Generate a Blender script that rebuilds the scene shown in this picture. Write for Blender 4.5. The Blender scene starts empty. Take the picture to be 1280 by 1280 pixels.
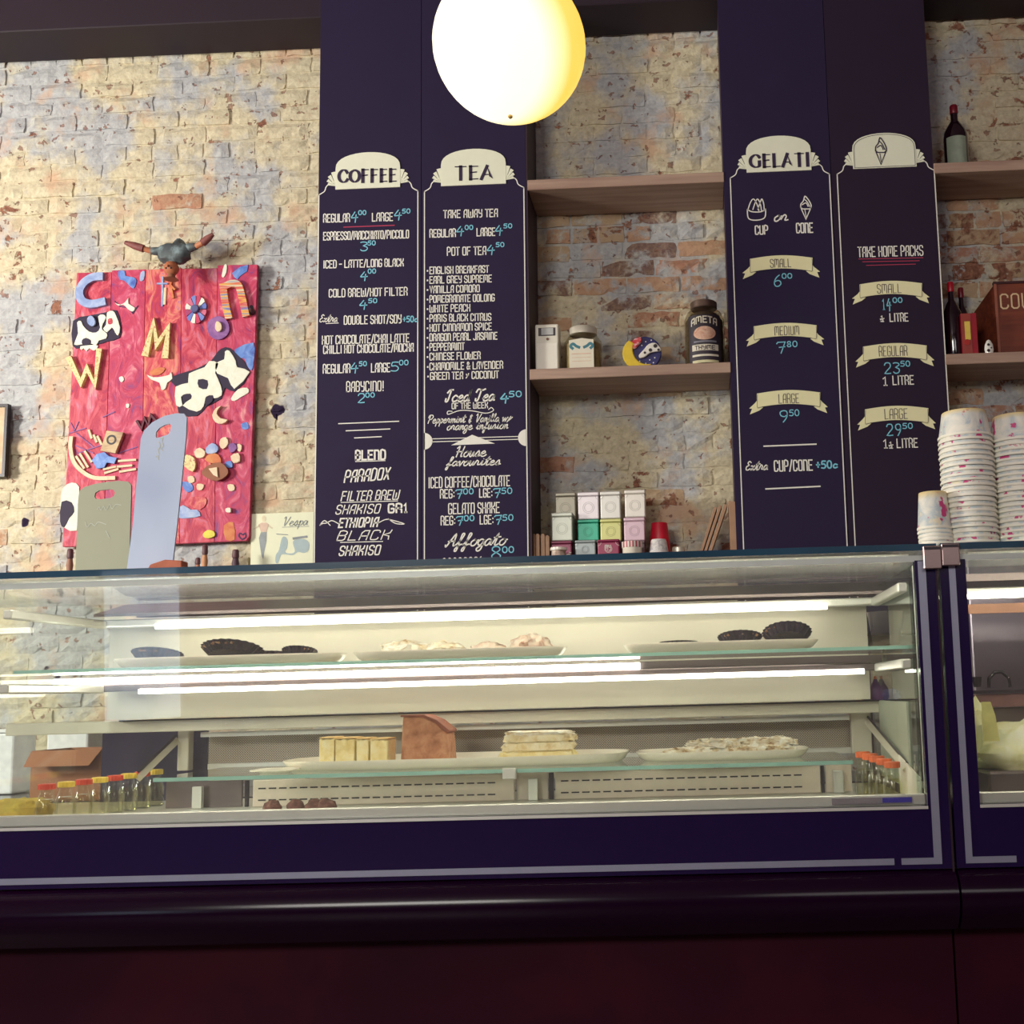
import bpy, bmesh, math, random
from math import sin, cos, pi, radians as rad
from mathutils import Vector, Matrix, noise
random.seed(7)
S = bpy.context.scene
COL = S.collection
# ---------------------------------------------------------------- camera
F0 = 1430.0; PCX, PCY = 640 + 195.6, 640 + 39.7
YAW, PIT, ROL = rad(1.769), rad(7.397), rad(-1.576)
EYE = Vector((0, 0, 1.10))
fw = Vector((-sin(YAW) * cos(PIT), cos(YAW) * cos(PIT), sin(PIT)))
r0 = Vector((cos(YAW), sin(YAW), 0)); u0 = r0.cross(fw)
rt = r0 * cos(ROL) + u0 * sin(ROL); up = -r0 * sin(ROL) + u0 * cos(ROL)
cd = bpy.data.cameras.new('camera'); cam = bpy.data.objects.new('camera', cd); COL.objects.link(cam)
M = Matrix((rt, up, -fw)).transposed().to_4x4(); M.translation = EYE
cam.matrix_world = M
cd.sensor_width = 36; cd.sensor_fit = 'HORIZONTAL'; cd.lens = 36 * F0 / 1280
cd.shift_x = -(PCX - 640) / 1280; cd.shift_y = (PCY - 640) / 1280
cd.clip_start = .05; cd.clip_end = 60
S.camera = cam
def at(px, py, D):
    "world point at depth Y = D seen at pixel (px, py) of the 1280 frame"
    d = fw * F0 + rt * (px - PCX) - up * (py - PCY)
    return EYE + d * (D / d.y)
def atz(px, py, Z):
    "world point at height Z seen at pixel (px, py)"
    d = fw * F0 + rt * (px - PCX) - up * (py - PCY)
    return EYE + d * ((Z - EYE.z) / d.z)
# ---------------------------------------------------------------- world, light, exposure
W = bpy.data.worlds.new('world'); S.world = W; W.use_nodes = True
W.node_tree.nodes['Background'].inputs[0].default_value = (.60, .56, .66, 1)
W.node_tree.nodes['Background'].inputs[1].default_value = .9
S.cycles.transparent_max_bounces = 40
S.view_settings.view_transform = 'Standard'; S.view_settings.look = 'None'
S.view_settings.exposure = 0.0; S.view_settings.gamma = 1.0; S.view_settings.use_curve_mapping = False
def area(name, loc, target, w, h, power, color):
    l = bpy.data.lights.new(name, 'AREA'); l.shape = 'RECTANGLE'; l.size = w; l.size_y = h
    l.energy = power; l.color = color
    o = bpy.data.objects.new(name, l); COL.objects.link(o); o.location = loc
    o.rotation_euler = (Vector(target) - Vector(loc)).to_track_quat('-Z', 'Z').to_euler()
    return o
# daylight through the side window (left) and fill from two unseen high windows added behind the viewer
area('daylight_side_window', (-5.05, 1.9, 2.35), (-2.0, 4.6, 2.6), .8, .95, 185, (1, .96, .86))
area('added_high_window_a', (-2.6, -3.85, 3.2), (-2.0, 4.6, 2.2), 2.0, 1.1, 175, (1, .96, .88))
area('added_high_window_b', (1.5, -3.85, 3.2), (0.2, 4.6, 2.2), 2.2, 1.1, 28, (1, .92, .88))
area('daylight_door_glass', (-4.52, -3.85, 1.6), (-4.2, 4, 1.6), .60, 1.2, 8, (.62, .80, 1))

# ---------------------------------------------------------------- materials
def s2l(c): return tuple((v / 255 / 12.92 if v / 255 <= .04045 else ((v / 255 + .055) / 1.055) ** 2.4) for v in c)
_mc = {}
class NT:
    def __init__(s, name):
        s.m = bpy.data.materials.new(name); s.m.use_nodes = True; s.t = s.m.node_tree
        s.b = s.t.nodes['Principled BSDF']; s.out = s.t.nodes['Material Output']
    def n(s, typ, ins=None, **kw):
        x = s.t.nodes.new('ShaderNode' + typ)
        for k, v in kw.items(): setattr(x, k, v)
        for k, v in (ins or {}).items(): s.set(x.inputs[k], v)
        return x
    def set(s, inp, v):
        if isinstance(v, bpy.types.NodeSocket): s.t.links.new(v, inp)
        elif isinstance(v, (tuple, list)) and len(v) == 3 and inp.type == 'RGBA': inp.default_value = (*v, 1)
        else: inp.default_value = v
    def ramp(s, fac, stops, interp='LINEAR'):
        x = s.n('ValToRGB'); s.set(x.inputs[0], fac); e = x.color_ramp.elements; x.color_ramp.interpolation = interp
        while len(e) < len(stops): e.new(.5)
        for i, (p, c) in enumerate(stops):
            e[i].position = p; e[i].color = (*c, 1) if len(c) == 3 else c
        return x.outputs[0]
    def mix(s, f, a, b):
        x = s.n('Mix', data_type='RGBA'); s.set(x.inputs[0], f); s.set(x.inputs[6], a); s.set(x.inputs[7], b); return x.outputs[2]
    def noise(s, vec, scale, det=4, rough=.55, dist=0):
        return s.n('TexNoise', {'Vector': vec, 'Scale': scale, 'Detail': det, 'Roughness': rough, 'Distortion': dist}).outputs[0]
    def math(s, op, a, b=0.0):
        x = s.n('Math', operation=op); s.set(x.inputs[0], a); s.set(x.inputs[1], b); return x.outputs[0]
    def bump(s, h, strength=.4, dist=.01):
        x = s.n('Bump', {'Height': h, 'Strength': strength, 'Distance': dist}); s.set(s.b.inputs['Normal'], x.outputs[0])
def mat(name, rgb, rough=.6, metal=0.0, var=.12, scale=30, bump=.0, emit=0, spec=.5, coat=0, emit_rgb=None):
    "plain surface with slight procedural variation of colour and relief"
    if name in _mc: return _mc[name]
    t = NT(name); c = s2l(rgb); pos = t.n('TexCoord').outputs['Object']
    nz = t.noise(pos, scale)
    lo = tuple(v * (1 - var) for v in c); hi = tuple(min(1, v * (1 + var)) for v in c)
    t.set(t.b.inputs['Base Color'], t.ramp(nz, [(.3, lo), (.7, hi)]))
    t.b.inputs['Roughness'].default_value = rough; t.b.inputs['Metallic'].default_value = metal
    t.b.inputs['Specular IOR Level'].default_value = spec; t.b.inputs['Coat Weight'].default_value = coat
    if bump: t.bump(nz, bump, .004)
    if emit:
        t.b.inputs['Emission Color'].default_value = (*s2l(emit_rgb or rgb), 1); t.b.inputs['Emission Strength'].default_value = emit
    _mc[name] = t.m; return t.m
def glass(name, tint, ior=1.45, rough=0.0, haze=0.0):
    if name in _mc: return _mc[name]
    t = NT(name); t.t.nodes.remove(t.b)
    tr = t.n('BsdfTransparent', {'Color': tint}); gl = t.n('BsdfGlossy', {'Color': (1, 1, 1), 'Roughness': rough})
    bf = t.n('NewGeometry').outputs['Backfacing']; ii = t.math('ADD', ior, t.math('MULTIPLY', bf, 1 / ior - ior))
    fr = t.n('Fresnel', {'IOR': ii}); mx = t.n('MixShader', {0: fr.outputs[0], 1: tr.outputs[0], 2: gl.outputs[0]})
    res = mx.outputs[0]
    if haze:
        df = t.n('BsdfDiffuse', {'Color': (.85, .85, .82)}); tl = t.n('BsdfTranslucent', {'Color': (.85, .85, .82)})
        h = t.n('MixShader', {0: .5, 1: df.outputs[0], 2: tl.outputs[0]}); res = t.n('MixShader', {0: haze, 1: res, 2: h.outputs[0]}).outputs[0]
    t.t.links.new(res, t.out.inputs[0]); _mc[name] = t.m; return t.m
def wall_mat(name, mortar=False, bare=False):
    t = NT(name); g = t.n('NewGeometry').outputs['Position']
    sep = t.n('SeparateXYZ', {0: g}); rnd = t.n('ObjectInfo').outputs['Random']
    big = t.noise(g, 2.6, 5, .6); mid = t.noise(g, 10, 6, .68, .3); fine = t.noise(g, 45, 5, .7)
    cream = t.ramp(fine, [(.25, s2l((186, 172, 142))), (.6, s2l((220, 210, 180)))])
    blue = t.ramp(fine, [(.3, s2l((166, 166, 170))), (.7, s2l((200, 202, 200)))])
    base = t.mix(t.ramp(big, [(.46, (0, 0, 0)), (.56, (1, 1, 1))]), cream, blue)
    pinkish = t.noise(t.n('VectorMath', {0: g, 1: (3.1, 9.2, 5.5)}, operation='ADD').outputs[0], 4.2, 5, .6)
    base = t.mix(t.ramp(pinkish, [(.55, (0, 0, 0)), (.66, (.75, .75, .75))]), base, s2l((208, 170, 140)))
    # bare red brick where the plaster has gone; whole bricks now and then
    red = t.ramp(fine, [(.3, s2l((112, 68, 58))), (.7, s2l((184, 134, 106)))])
    thr = t.math('ADD', mid, t.math('MULTIPLY', t.math('GREATER_THAN', rnd, .9), 0 if mortar else .12))
    redm = t.ramp(thr, [(.655 if not mortar else .60, (0, 0, 0)), (.69 if not mortar else .66, (1, 1, 1))])
    # less plaster to the right of the wall
    bx = t.math('MULTIPLY', t.math('ADD', sep.outputs[0], 1.0), .045)
    redm2 = t.ramp(t.math('ADD', thr, bx), [(.675 if not mortar else .64, (0, 0, 0)), (.71 if not mortar else .70, (1, 1, 1))])
    base = t.mix(t.math('MAXIMUM', redm, redm2), base, red)
    if bare:
        tone = t.ramp(rnd, [(.0, s2l((178, 122, 98))), (.3, s2l((192, 148, 118))), (.58, s2l((112, 78, 76))), (.75, s2l((190, 162, 130))), (1, s2l((150, 96, 80)))], 'CONSTANT')
        tone = t.mix(t.ramp(fine, [(.35, (0, 0, 0)), (.7, (.45, .45, .45))]), tone, s2l((206, 176, 140)))
        base = t.mix(t.ramp(mid, [(.47, (.92, .92, .92)), (.58, (0, 0, 0))]), base, tone)
    # keying chips hacked into the plaster
    sc = t.n('VectorMath', {0: g, 1: (1, 1, 1.25)}, operation='MULTIPLY').outputs[0]
    wob = t.n('VectorMath', {0: sc, 1: t.n('VectorMath', {0: t.n('TexNoise', {'Vector': g, 'Scale': 38.0}).outputs[1], 1: (.075, .075, .075)}, operation='MULTIPLY').outputs[0]}, operation='ADD').outputs[0]
    vo = t.n('TexVoronoi', {'Vector': wob, 'Scale': 21.0, 'Randomness': 1.0})
    cellr = t.n('SeparateColor', {0: vo.outputs['Color']}).outputs[0]
    size = t.math('MULTIPLY', t.math('SUBTRACT', cellr, .12), .36)
    pit = t.n('MapRange', {0: t.math('SUBTRACT', size, vo.outputs['Distance']), 1: 0.0, 2: .035, 3: 0.0, 4: 1.0}).outputs[0]
    pitc = t.ramp(fine, [(.3, s2l((96, 54, 52))), (.7, s2l((170, 118, 94)))])
    base = t.mix(t.math('MULTIPLY', pit, .72), base, pitc)
    # rare violet-black paint leftovers
    blk = t.noise(t.n('VectorMath', {0: g, 1: (7.7, 1.3, 2.9)}, operation='ADD').outputs[0], 5.5, 3, .5)
    base = t.mix(t.ramp(blk, [(.735, (0, 0, 0)), (.75, (1, 1, 1))]), base, s2l((48, 34, 62)))
    t.set(t.b.inputs['Base Color'], base); t.b.inputs['Roughness'].default_value = .88; t.b.inputs['Specular IOR Level'].default_value = .25
    h = t.math('ADD', t.math('MULTIPLY', fine, .35), t.math('MULTIPLY', mid, .7))
    h = t.math('SUBTRACT', h, t.math('MULTIPLY', pit, .8))
    h = t.math('SUBTRACT', h, t.math('MULTIPLY', redm, .3))
    t.bump(h, .75, .014); return t.m
def wood(name, a, b, rough=.5, axis=0, scale=6):
    if name in _mc: return _mc[name]
    t = NT(name); p = t.n('TexCoord').outputs['Object']
    st = [30.0, 30.0, 30.0]; st[axis] = 2.0
    v = t.n('VectorMath', {0: p, 1: tuple(st)}, operation='MULTIPLY').outputs[0]
    n = t.noise(v, scale / 6, 6, .6, .4)
    t.set(t.b.inputs['Base Color'], t.ramp(n, [(.3, s2l(a)), (.7, s2l(b))])); t.b.inputs['Roughness'].default_value = rough
    t.bump(n, .15, .003); _mc[name] = t.m; return t.m
def blotch(name, cols, scale=6, rough=.5, dist=1.0, det=4, bump=.2, stretch=(1, 1, 1)):
    if name in _mc: return _mc[name]
    t = NT(name); p = t.n('NewGeometry').outputs['Position']
    p = t.n('VectorMath', {0: p, 1: stretch}, operation='MULTIPLY').outputs[0]
    n = t.noise(p, scale, det, .6, dist); k = len(cols)
    t.set(t.b.inputs['Base Color'], t.ramp(n, [(.3 + .4 * i / (k - 1), s2l(c)) for i, c in enumerate(cols)]))
    t.b.inputs['Roughness'].default_value = rough; t.bump(n, bump, .01); _mc[name] = t.m; return t.m
def holes(name, rgb, scale, sx=1):
    "sheet metal with a pattern of fine punched holes"
    if name in _mc: return _mc[name]
    t = NT(name); g = t.n('NewGeometry').outputs['Position']
    v = t.n('VectorMath', {0: g, 1: (1, 0, 1)}, operation='MULTIPLY').outputs[0]
    sp = t.n('SeparateXYZ', {0: v}); a = t.math('SINE', t.math('MULTIPLY', sp.outputs[0], scale)); b = t.math('SINE', t.math('MULTIPLY', sp.outputs[2], scale))
    m = t.ramp(t.math('MULTIPLY', a, b), [(.3, (0, 0, 0)), (.5, (1, 1, 1))])
    t.set(t.b.inputs['Base Color'], t.mix(m, s2l(rgb), s2l((52, 42, 46)))); t.b.inputs['Metallic'].default_value = .5; t.b.inputs['Roughness'].default_value = .4
    _mc[name] = t.m; return t.m

WALL = wall_mat('plastered_brick'); MORT = wall_mat('mortar_joint', True); BARE = wall_mat('bare_brick', False, True)
BOARD = mat('blackboard_paint', (38, 27, 60), .75, var=.06, scale=6, spec=.3)
BOARD2 = mat('blackboard_dark', (38, 24, 48), .75, var=.06, scale=6, spec=.3)
NAVY = mat('case_navy', (31, 17, 60), .18, var=.04, spec=.4)
LIP = mat('case_lip', (24, 4, 26), .16, var=.04, spec=.2)
STRIPE = mat('brushed_stripe', (150, 152, 172), .42, .55, var=.03)
MAROON = blotch('maroon_panel', [(40, 3, 22), (48, 6, 24), (62, 14, 26)], 1.6, .6, .4, bump=.02)
MAROON.node_tree.nodes['Principled BSDF'].inputs['Specular IOR Level'].default_value = .12
WHITE = mat('chalk_white', (240, 238, 228), .8, var=.03)
BLUE = mat('chalk_blue', (130, 205, 226), .8, var=.03)
REDL = mat('chalk_red', (186, 60, 92), .8, var=.03)
CREAM = mat('plaque_cream', (238, 240, 216), .7, var=.02)
BANNER = mat('banner_cream', (240, 236, 188), .7, var=.02)
INK = mat('plaque_ink', (48, 32, 66), .7, var=.05)
INKS = mat('thin_ink', (96, 84, 92), .7, var=.05)
SHELFW = wood('shelf_wood', (150, 118, 104), (186, 158, 138), .55)
DARKW = mat('dark_upright', (52, 30, 48), .6, var=.1, scale=12)
BEAM = mat('beam_paint', (34, 16, 32), .6, var=.1, scale=4)
STEEL = mat('stainless', (224, 218, 200), .32, .4, var=.05, scale=8)
STEELD = mat('stainless_dark', (120, 108, 108), .3, .7, var=.08, scale=8)
ALU = mat('aluminium', (222, 222, 214), .35, .5, var=.03)
PANELW = mat('white_inner_panel', (198, 193, 176), .5, var=.03, scale=4)
GFRONT = glass('front_glass', (.965, .97, .95), 1.42, haze=.03)  # slight white haze mixed in for the milky reflection of the room
GTOP = glass('top_glass_painted_sheen', (.84, .90, .90), 1.45, haze=.16)  # haze paints in the pale grazing reflection of the lit case interior
GSHELF = glass('shelf_glass', (.95, .985, .965), 1.3)
LED_ADDED = mat('led_front_added', (255, 250, 235), .4, emit=34.0, emit_rgb=(255, 248, 228))  # for the added tubes hidden behind the top strip
GEDGE = mat('glass_edge_green', (150, 196, 182), .2, var=.08, scale=5, coat=.3)
GTOPE = mat('glass_edge_teal', (30, 66, 88), .15, var=.35, scale=3, coat=.5)
LED = mat('led_tube', (255, 250, 235), .4, emit=9.0, emit_rgb=(255, 250, 236))
DARK = mat('near_black', (34, 20, 34), .4)
PORC = mat('porcelain', (246, 238, 220), .25, var=.02, coat=.3)
PAPERW = mat('white_paper', (238, 234, 222), .8, var=.02)

# ---------------------------------------------------------------- mesh helpers
class MB:
    def __init__(s): s.v = []; s.f = []; s.mi = []; s.cur = 0
    def poly(s, pts, faces):
        b = len(s.v); s.v += [Vector(p) for p in pts]
        for f in faces: s.f.append([b + i for i in f]); s.mi.append(s.cur)
        return s
    def box(s, x0, x1, y0, y1, z0, z1):
        return s.poly([(x0,y0,z0),(x1,y0,z0),(x1,y1,z0),(x0,y1,z0),(x0,y0,z1),(x1,y0,z1),(x1,y1,z1),(x0,y1,z1)],
            [(0,3,2,1),(4,5,6,7),(0,1,5,4),(1,2,6,5),(2,3,7,6),(3,0,4,7)])
    def prism(s, pts, y0, y1):
        "outline in X,Z (list of 2-tuples) extruded from y0 to y1"
        a = sum(p[0]*q[1]-q[0]*p[1] for p, q in zip(pts, pts[1:]+pts[:1]))
        if a < 0: pts = pts[::-1]
        n = len(pts); P = [(x,y0,z) for x,z in pts]+[(x,y1,z) for x,z in pts]
        return s.poly(P, [tuple(range(n)), tuple(range(2*n-1, n-1, -1))]+[(i,n+i,n+(i+1)%n,(i+1)%n) for i in range(n)])
    def prismx(s, pts, x0, x1):
        "outline in Y,Z extruded along X"
        n = len(pts); P = [(x0,y,z) for y,z in pts]+[(x1,y,z) for y,z in pts]
        return s.poly(P, [tuple(range(n-1,-1,-1)), tuple(range(n,2*n))]+[(i,(i+1)%n,n+(i+1)%n,n+i) for i in range(n)])
    def lathe(s, prof, cx=0, cy=0, cz=0, seg=20, sx=1, sy=1, flute=0, nf=0):
        b = len(s.v)
        for r, z in prof:
            for k in range(seg):
                a = 2*pi*k/seg; rr = r*(1+(flute*cos(a*nf) if nf else 0))
                s.v.append(Vector((cx+rr*cos(a)*sx, cy+rr*sin(a)*sy, cz+z)))
        for i in range(len(prof)-1):
            for k in range(seg):
                k2=(k+1)%seg; s.f.append([b+i*seg+k,b+i*seg+k2,b+(i+1)*seg+k2,b+(i+1)*seg+k]); s.mi.append(s.cur)
        s.f.append([b+k for k in range(seg)][::-1]); s.mi.append(s.cur)
        s.f.append([b+(len(prof)-1)*seg+k for k in range(seg)]); s.mi.append(s.cur)
        return s
    def tube(s, pts, r, seg=8):
        "tube through points; r a number or list"
        pts = [Vector(p) for p in pts]; n = len(pts); rs = r if isinstance(r, (list,tuple)) else [r]*n
        b = len(s.v); ref = Vector((0,0,1))
        for i,p in enumerate(pts):
            d = (pts[min(i+1,n-1)]-pts[max(i-1,0)]).normalized()
            a = d.cross(ref if abs(d.z)<.95 else Vector((0,1,0))).normalized(); c = d.cross(a)
            for k in range(seg):
                t = 2*pi*k/seg; s.v.append(p+(a*cos(t)+c*sin(t))*rs[i])
        for i in range(n-1):
            for k in range(seg):
                k2=(k+1)%seg; s.f.append([b+i*seg+k,b+i*seg+k2,b+(i+1)*seg+k2,b+(i+1)*seg+k]); s.mi.append(s.cur)
        s.f.append([b+k for k in range(seg)][::-1]); s.mi.append(s.cur)
        s.f.append([b+(n-1)*seg+k for k in range(seg)]); s.mi.append(s.cur)
        return s
    def blob(s, c, r, amp=.15, fr=3, seg=18, rings=10, seed=0, flat=None, power=1.0):
        "lumpy ellipsoid; flat = z below which it is cut flat"
        b = len(s.v); c = Vector(c)
        for i in range(rings+1):
            th = pi*i/rings
            for k in range(seg):
                ph = 2*pi*k/seg; sg = lambda v: math.copysign(abs(v)**power, v)
                d = Vector((sg(sin(th))*sg(cos(ph)), sg(sin(th))*sg(sin(ph)), sg(cos(th))))
                q = 1+amp*noise.noise(d*fr+Vector((seed*3.1,seed,0)))*2
                p = c+Vector((d.x*r[0]*q,d.y*r[1]*q,d.z*r[2]*q))
                if flat is not None and p.z<flat: p.z=flat
                s.v.append(p)
        for i in range(rings):
            for k in range(seg):
                k2=(k+1)%seg; s.f.append([b+i*seg+k,b+(i+1)*seg+k,b+(i+1)*seg+k2,b+i*seg+k2]); s.mi.append(s.cur)
        return s
    def ribbon(s, pts, w, y, cal=0.0, taper=False):
        "flat painted stroke in the X,Z plane facing -Y"
        P = []
        for p in pts:
            p = Vector((p[0],p[1]))
            if not P or (p-P[-1]).length>1e-5: P.append(p)
        n = len(P)
        if n<2: return s
        closed = (P[0]-P[-1]).length<w*.6 and n>4
        L=[];R_=[]
        for i in range(n):
            d0 = (P[i]-P[i-1]) if i>0 else ((P[0]-P[-2]) if closed else P[1]-P[0])
            d1 = (P[i+1]-P[i]) if i<n-1 else ((P[1]-P[0]) if closed else P[i]-P[i-1])
            if d0.length<1e-7: d0=d1
            if d1.length<1e-7: d1=d0
            d0=d0.normalized(); d1=d1.normalized(); t=(d0+d1)
            if t.length<.2: t=d1
            t=t.normalized(); nn=Vector((-t.y,t.x)); k=1/max(.6,abs(nn.dot(Vector((-d1.y,d1.x)))))
            ww=w/2*((1-cal)+cal*abs(t.y)) if cal else w/2
            if taper: ww*=sin(pi*(i+.4)/(n-.2))**.5 if n>2 else 1
            q=P[i]
            if not closed:
                if i==0: q=q-d1*ww*.8
                if i==n-1: q=q+d0*ww*.8
            L.append(q+nn*ww*k); R_.append(q-nn*ww*k)
        b=len(s.v); s.v+=[Vector((p.x,y,p.y)) for p in L]+[Vector((p.x,y,p.y)) for p in R_]
        for i in range(n-1): s.f.append([b+n+i,b+n+i+1,b+i+1,b+i]); s.mi.append(s.cur)
        return s
def curve(pts, n=6, closed=False):
    "Catmull-Rom through points"
    P=[Vector(p) for p in pts]; out=[]; m=len(P)
    if closed: idx=lambda i:P[i%m]
    else: idx=lambda i:P[max(0,min(m-1,i))]
    for i in range(m if closed else m-1):
        a,b,c,d=idx(i-1),idx(i),idx(i+1),idx(i+2)
        for k in range(n):
            t=k/n; out.append(.5*((2*b)+(c-a)*t+(2*a-5*b+4*c-d)*t*t+(3*b-a-3*c+d)*t**3))
    if not closed: out.append(P[-1])
    return [tuple(p) for p in out]
def obj(name, mb, mats, parent=None, smooth=False, bevel=0, label=None, seg=1, local=False):
    me = bpy.data.meshes.new(name)
    off = Vector((0,0,0))
    if parent is not None and not local:
        q=parent
        while q is not None: off+=q.location; q=q.parent
    me.from_pydata([tuple(v-off) for v in mb.v],[],mb.f)
    if not isinstance(mats,(list,tuple)): mats=[mats]
    for m in mats: me.materials.append(m)
    for p,i in zip(me.polygons,mb.mi): p.material_index=i; p.use_smooth=smooth
    o=bpy.data.objects.new(name,me); COL.objects.link(o)
    if parent is not None: o.parent=parent
    if smooth: me.set_sharp_from_angle(angle=rad(40))
    if bevel:
        b=o.modifiers.new('bevel','BEVEL'); b.width=bevel; b.segments=seg; b.limit_method='ANGLE'
    if label: o['label']=label
    return o
def thing(name,label,cat,loc=(0,0,0),group=None,rz=0):
    o=bpy.data.objects.new(name,None); COL.objects.link(o); o.location=loc; o.rotation_euler=(0,0,rz)
    o.empty_display_size=.05; o['label']=label; o['category']=cat
    if group: o['group']=group
    return o
def tag(o,label,cat,group=None):
    o['label']=label; o['category']=cat
    if group: o['group']=group
    return o
def struct(o): o['kind']='structure'; return o
def copy_tree(o,parent=None):
    c=o.copy(); COL.objects.link(c); c.parent=parent
    for ch in list(o.children): copy_tree(ch,c)
    return c
# wait: children offsets are local to their parents, so a copied tree can be moved by its root only
# ================================================================ THE SETTING
DW = 4.60            # brick wall plane
DB = 4.33            # face of menu boards and shelves
CEIL = 4.35
struct(obj('floor', MB().box(-5.2,4.5,-4,DW+.2,-.1,0), mat('floor_tiles',(110,84,84),.4,var=.2,scale=3)))
struct(obj('ceiling', MB().box(-5.2,4.5,-4,DW+.2,CEIL,CEIL+.1), mat('ceiling_paint',(150,132,140),.8)))
struct(obj('wall_right', MB().box(4.4,4.5,-4,DW+.2,0,CEIL), mat('side_wall_paint',(150,124,130),.8)))
WP = mat('rear_wall_paint',(140,118,126),.8)
wl = MB(); wl.box(-5.2,-5.1,-4,1.0,0,CEIL); wl.box(-5.2,-5.1,2.9,DW+.2,0,CEIL); wl.box(-5.2,-5.1,1.0,2.9,0,1.4); wl.box(-5.2,-5.1,1.0,2.9,3.3,CEIL)
struct(obj('wall_left', wl, WP))
wr = MB(); wr.box(-5.2,4.5,-4.1,-4,3.8,CEIL); wr.box(-4.2,4.5,-4.1,-4,0,2.6); wr.box(-5.2,-4.2,-4.1,-4,2.2,2.6); wr.box(-5.2,-5.1,-4.1,-4,0,3.8)
wr.box(-4.84,-4.2,-4.1,-4,0,1.0); wr.box(-5.1,-4.84,-4.1,-4,0,2.2); wr.box(-5.1,-3.65,-4.1,-4,2.6,3.8); wr.box(-.95,.35,-4.1,-4,2.6,3.8); wr.box(2.65,4.5,-4.1,-4,2.6,3.8)
struct(obj('wall_front', wr, WP))
def winframe(name,ax,lo,hi,z0,z1,pos):
    f=MB(); t=.05
    def bx(a0,a1,c0,c1):
        if ax=='y': f.box(pos-.04,pos+.04,a0,a1,c0,c1)
        else: f.box(a0,a1,pos-.04,pos+.04,c0,c1)
    bx(lo,hi,z0,z0+t); bx(lo,hi,z1-t,z1); bx(lo,lo+t,z0+t,z1-t); bx(hi-t,hi,z0+t,z1-t); m=(lo+hi)/2; bx(m-t/2,m+t/2,z0+t,z1-t)
    struct(obj(name,f,mat('window_frame_paint',(60,44,52),.5)))
winframe('window_1','y',1.0,2.9,1.4,3.3,-5.15); winframe('window_2','x',-3.65,-.95,2.6,3.8,-4.05)  # the two high frames belong to the added fill windows
winframe('window_3','x',.35,2.65,2.6,3.8,-4.05); winframe('window_4','x',-4.84,-4.2,1.0,2.2,-4.05)

# ---- brick wall: mortar bed + single bricks
zb = at(640,50,DW).z; ZTOP=at(398,63,DW).z
wb = MB(); wb.box(-5.2,4.5,DW+.0055,DW+.2,0,CEIL)
wall = struct(obj('wall_back', wb, MORT))
BW,BH,J=.225,.0752,.011
def brick_mesh(L,seed):
    random.seed(seed); nx,nz=(6,3) if L>.15 else (3,3)
    m=MB(); P=[]
    W2=(L-J)/2; H2=(BH-J)/2
    for j in range(nz+1):
        for i in range(nx+1):
            u=i/nx; v=j/nz; edge=i in(0,nx) or j in(0,nz)
            x=-W2+2*W2*u+random.uniform(-.004,.004); z=-H2+2*H2*v+random.uniform(-.0035,.0035)
            y=(random.uniform(-.001,.004) if edge else random.uniform(-.008,-.003))
            if random.random()<.08: y+=.006
            P.append((x,y,z))
    fs=[(j*(nx+1)+i,j*(nx+1)+i+1,(j+1)*(nx+1)+i+1,(j+1)*(nx+1)+i) for j in range(nz) for i in range(nx)]
    rim=[i for i in range(nx+1)]+[j*(nx+1)+nx for j in range(1,nz+1)]+[nz*(nx+1)+i for i in range(nx-1,-1,-1)]+[j*(nx+1) for j in range(nz-1,0,-1)]
    b=len(P); P+=[(P[i][0]*1.01,.014,P[i][2]*1.02) for i in rim]; k=len(rim)
    fs+=[(rim[i],b+i,b+(i+1)%k,rim[(i+1)%k]) for i in range(k)]
    m.poly(P,fs); me=bpy.data.meshes.new('brick'); me.from_pydata(m.v,[],m.f); me.materials.append(WALL)
    for p in me.polygons: p.use_smooth=False
    return me,m
SV=[brick_mesh(BW,i) for i in range(12)]; HV=[brick_mesh(BW/2,50+i) for i in range(6)]
BAREM={}
for me_,_ in SV+HV:
    c_=me_.copy(); c_.name='bare_brick'; c_.materials[0]=BARE; BAREM[me_.name]=c_
random.seed(3)
def px_of(X,Y,Z):
    d=Vector((X,Y,Z))-EYE; return PCX+F0*d.dot(rt)/d.dot(fw), PCY-F0*d.dot(up)/d.dot(fw)
cand=[]; rows=int((ZTOP+.1-.95)/BH)+1
for r in range(rows):
    z=.95+r*BH+BH/2; hdr=(r%6==3); L=BW/2 if hdr else BW
    x=-4.125-(BW/2 if r%2 else 0)-random.uniform(0,.02)+.02
    while x<2.2:
        cx=x+L/2; px,py=px_of(cx,DW,z)
        vis=-50<px<1310 and (py<720 and not(404<px<650) and not(925<px<1160) and not(105<px<300 and 355<py<660)) or (-50<px<150 and py>775 and py<890)
        if px>-560: cand.append((not vis,hdr,cx,z))
        x+=L
cand.sort(key=lambda c:(c[0],c[3]<1.5)); rest=MB(); nb=0
for hid,hdr,cx,z in cand:
    me,mm=random.choice(HV if hdr else SV); fl=random.choice((1,-1)); dy=random.uniform(-.003,.004)
    if nb<300 and not hid:
        px,py=px_of(cx,DW,z); pb=.0
        if 675<px<910: pb=.8 if 275<py<420 else .75 if 190<py<225 else .25 if py<190 else .12
        elif px>1165: pb=.55
        elif px<60 and py<200: pb=.5
        else: pb=.02
        if random.random()<pb: me=BAREM[me.name]
        o=bpy.data.objects.new('brick',me); COL.objects.link(o); o.parent=wall; o.location=(cx,DW+dy,z); o.rotation_euler=(0,0,random.uniform(-.006,.006)); nb+=1
    else:
        rest.poly([(v.x+cx,v.y+DW+dy,v.z+z) for v in mm.v],mm.f)
o=obj('brick',rest,WALL,wall); o['kind']='stuff'
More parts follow.
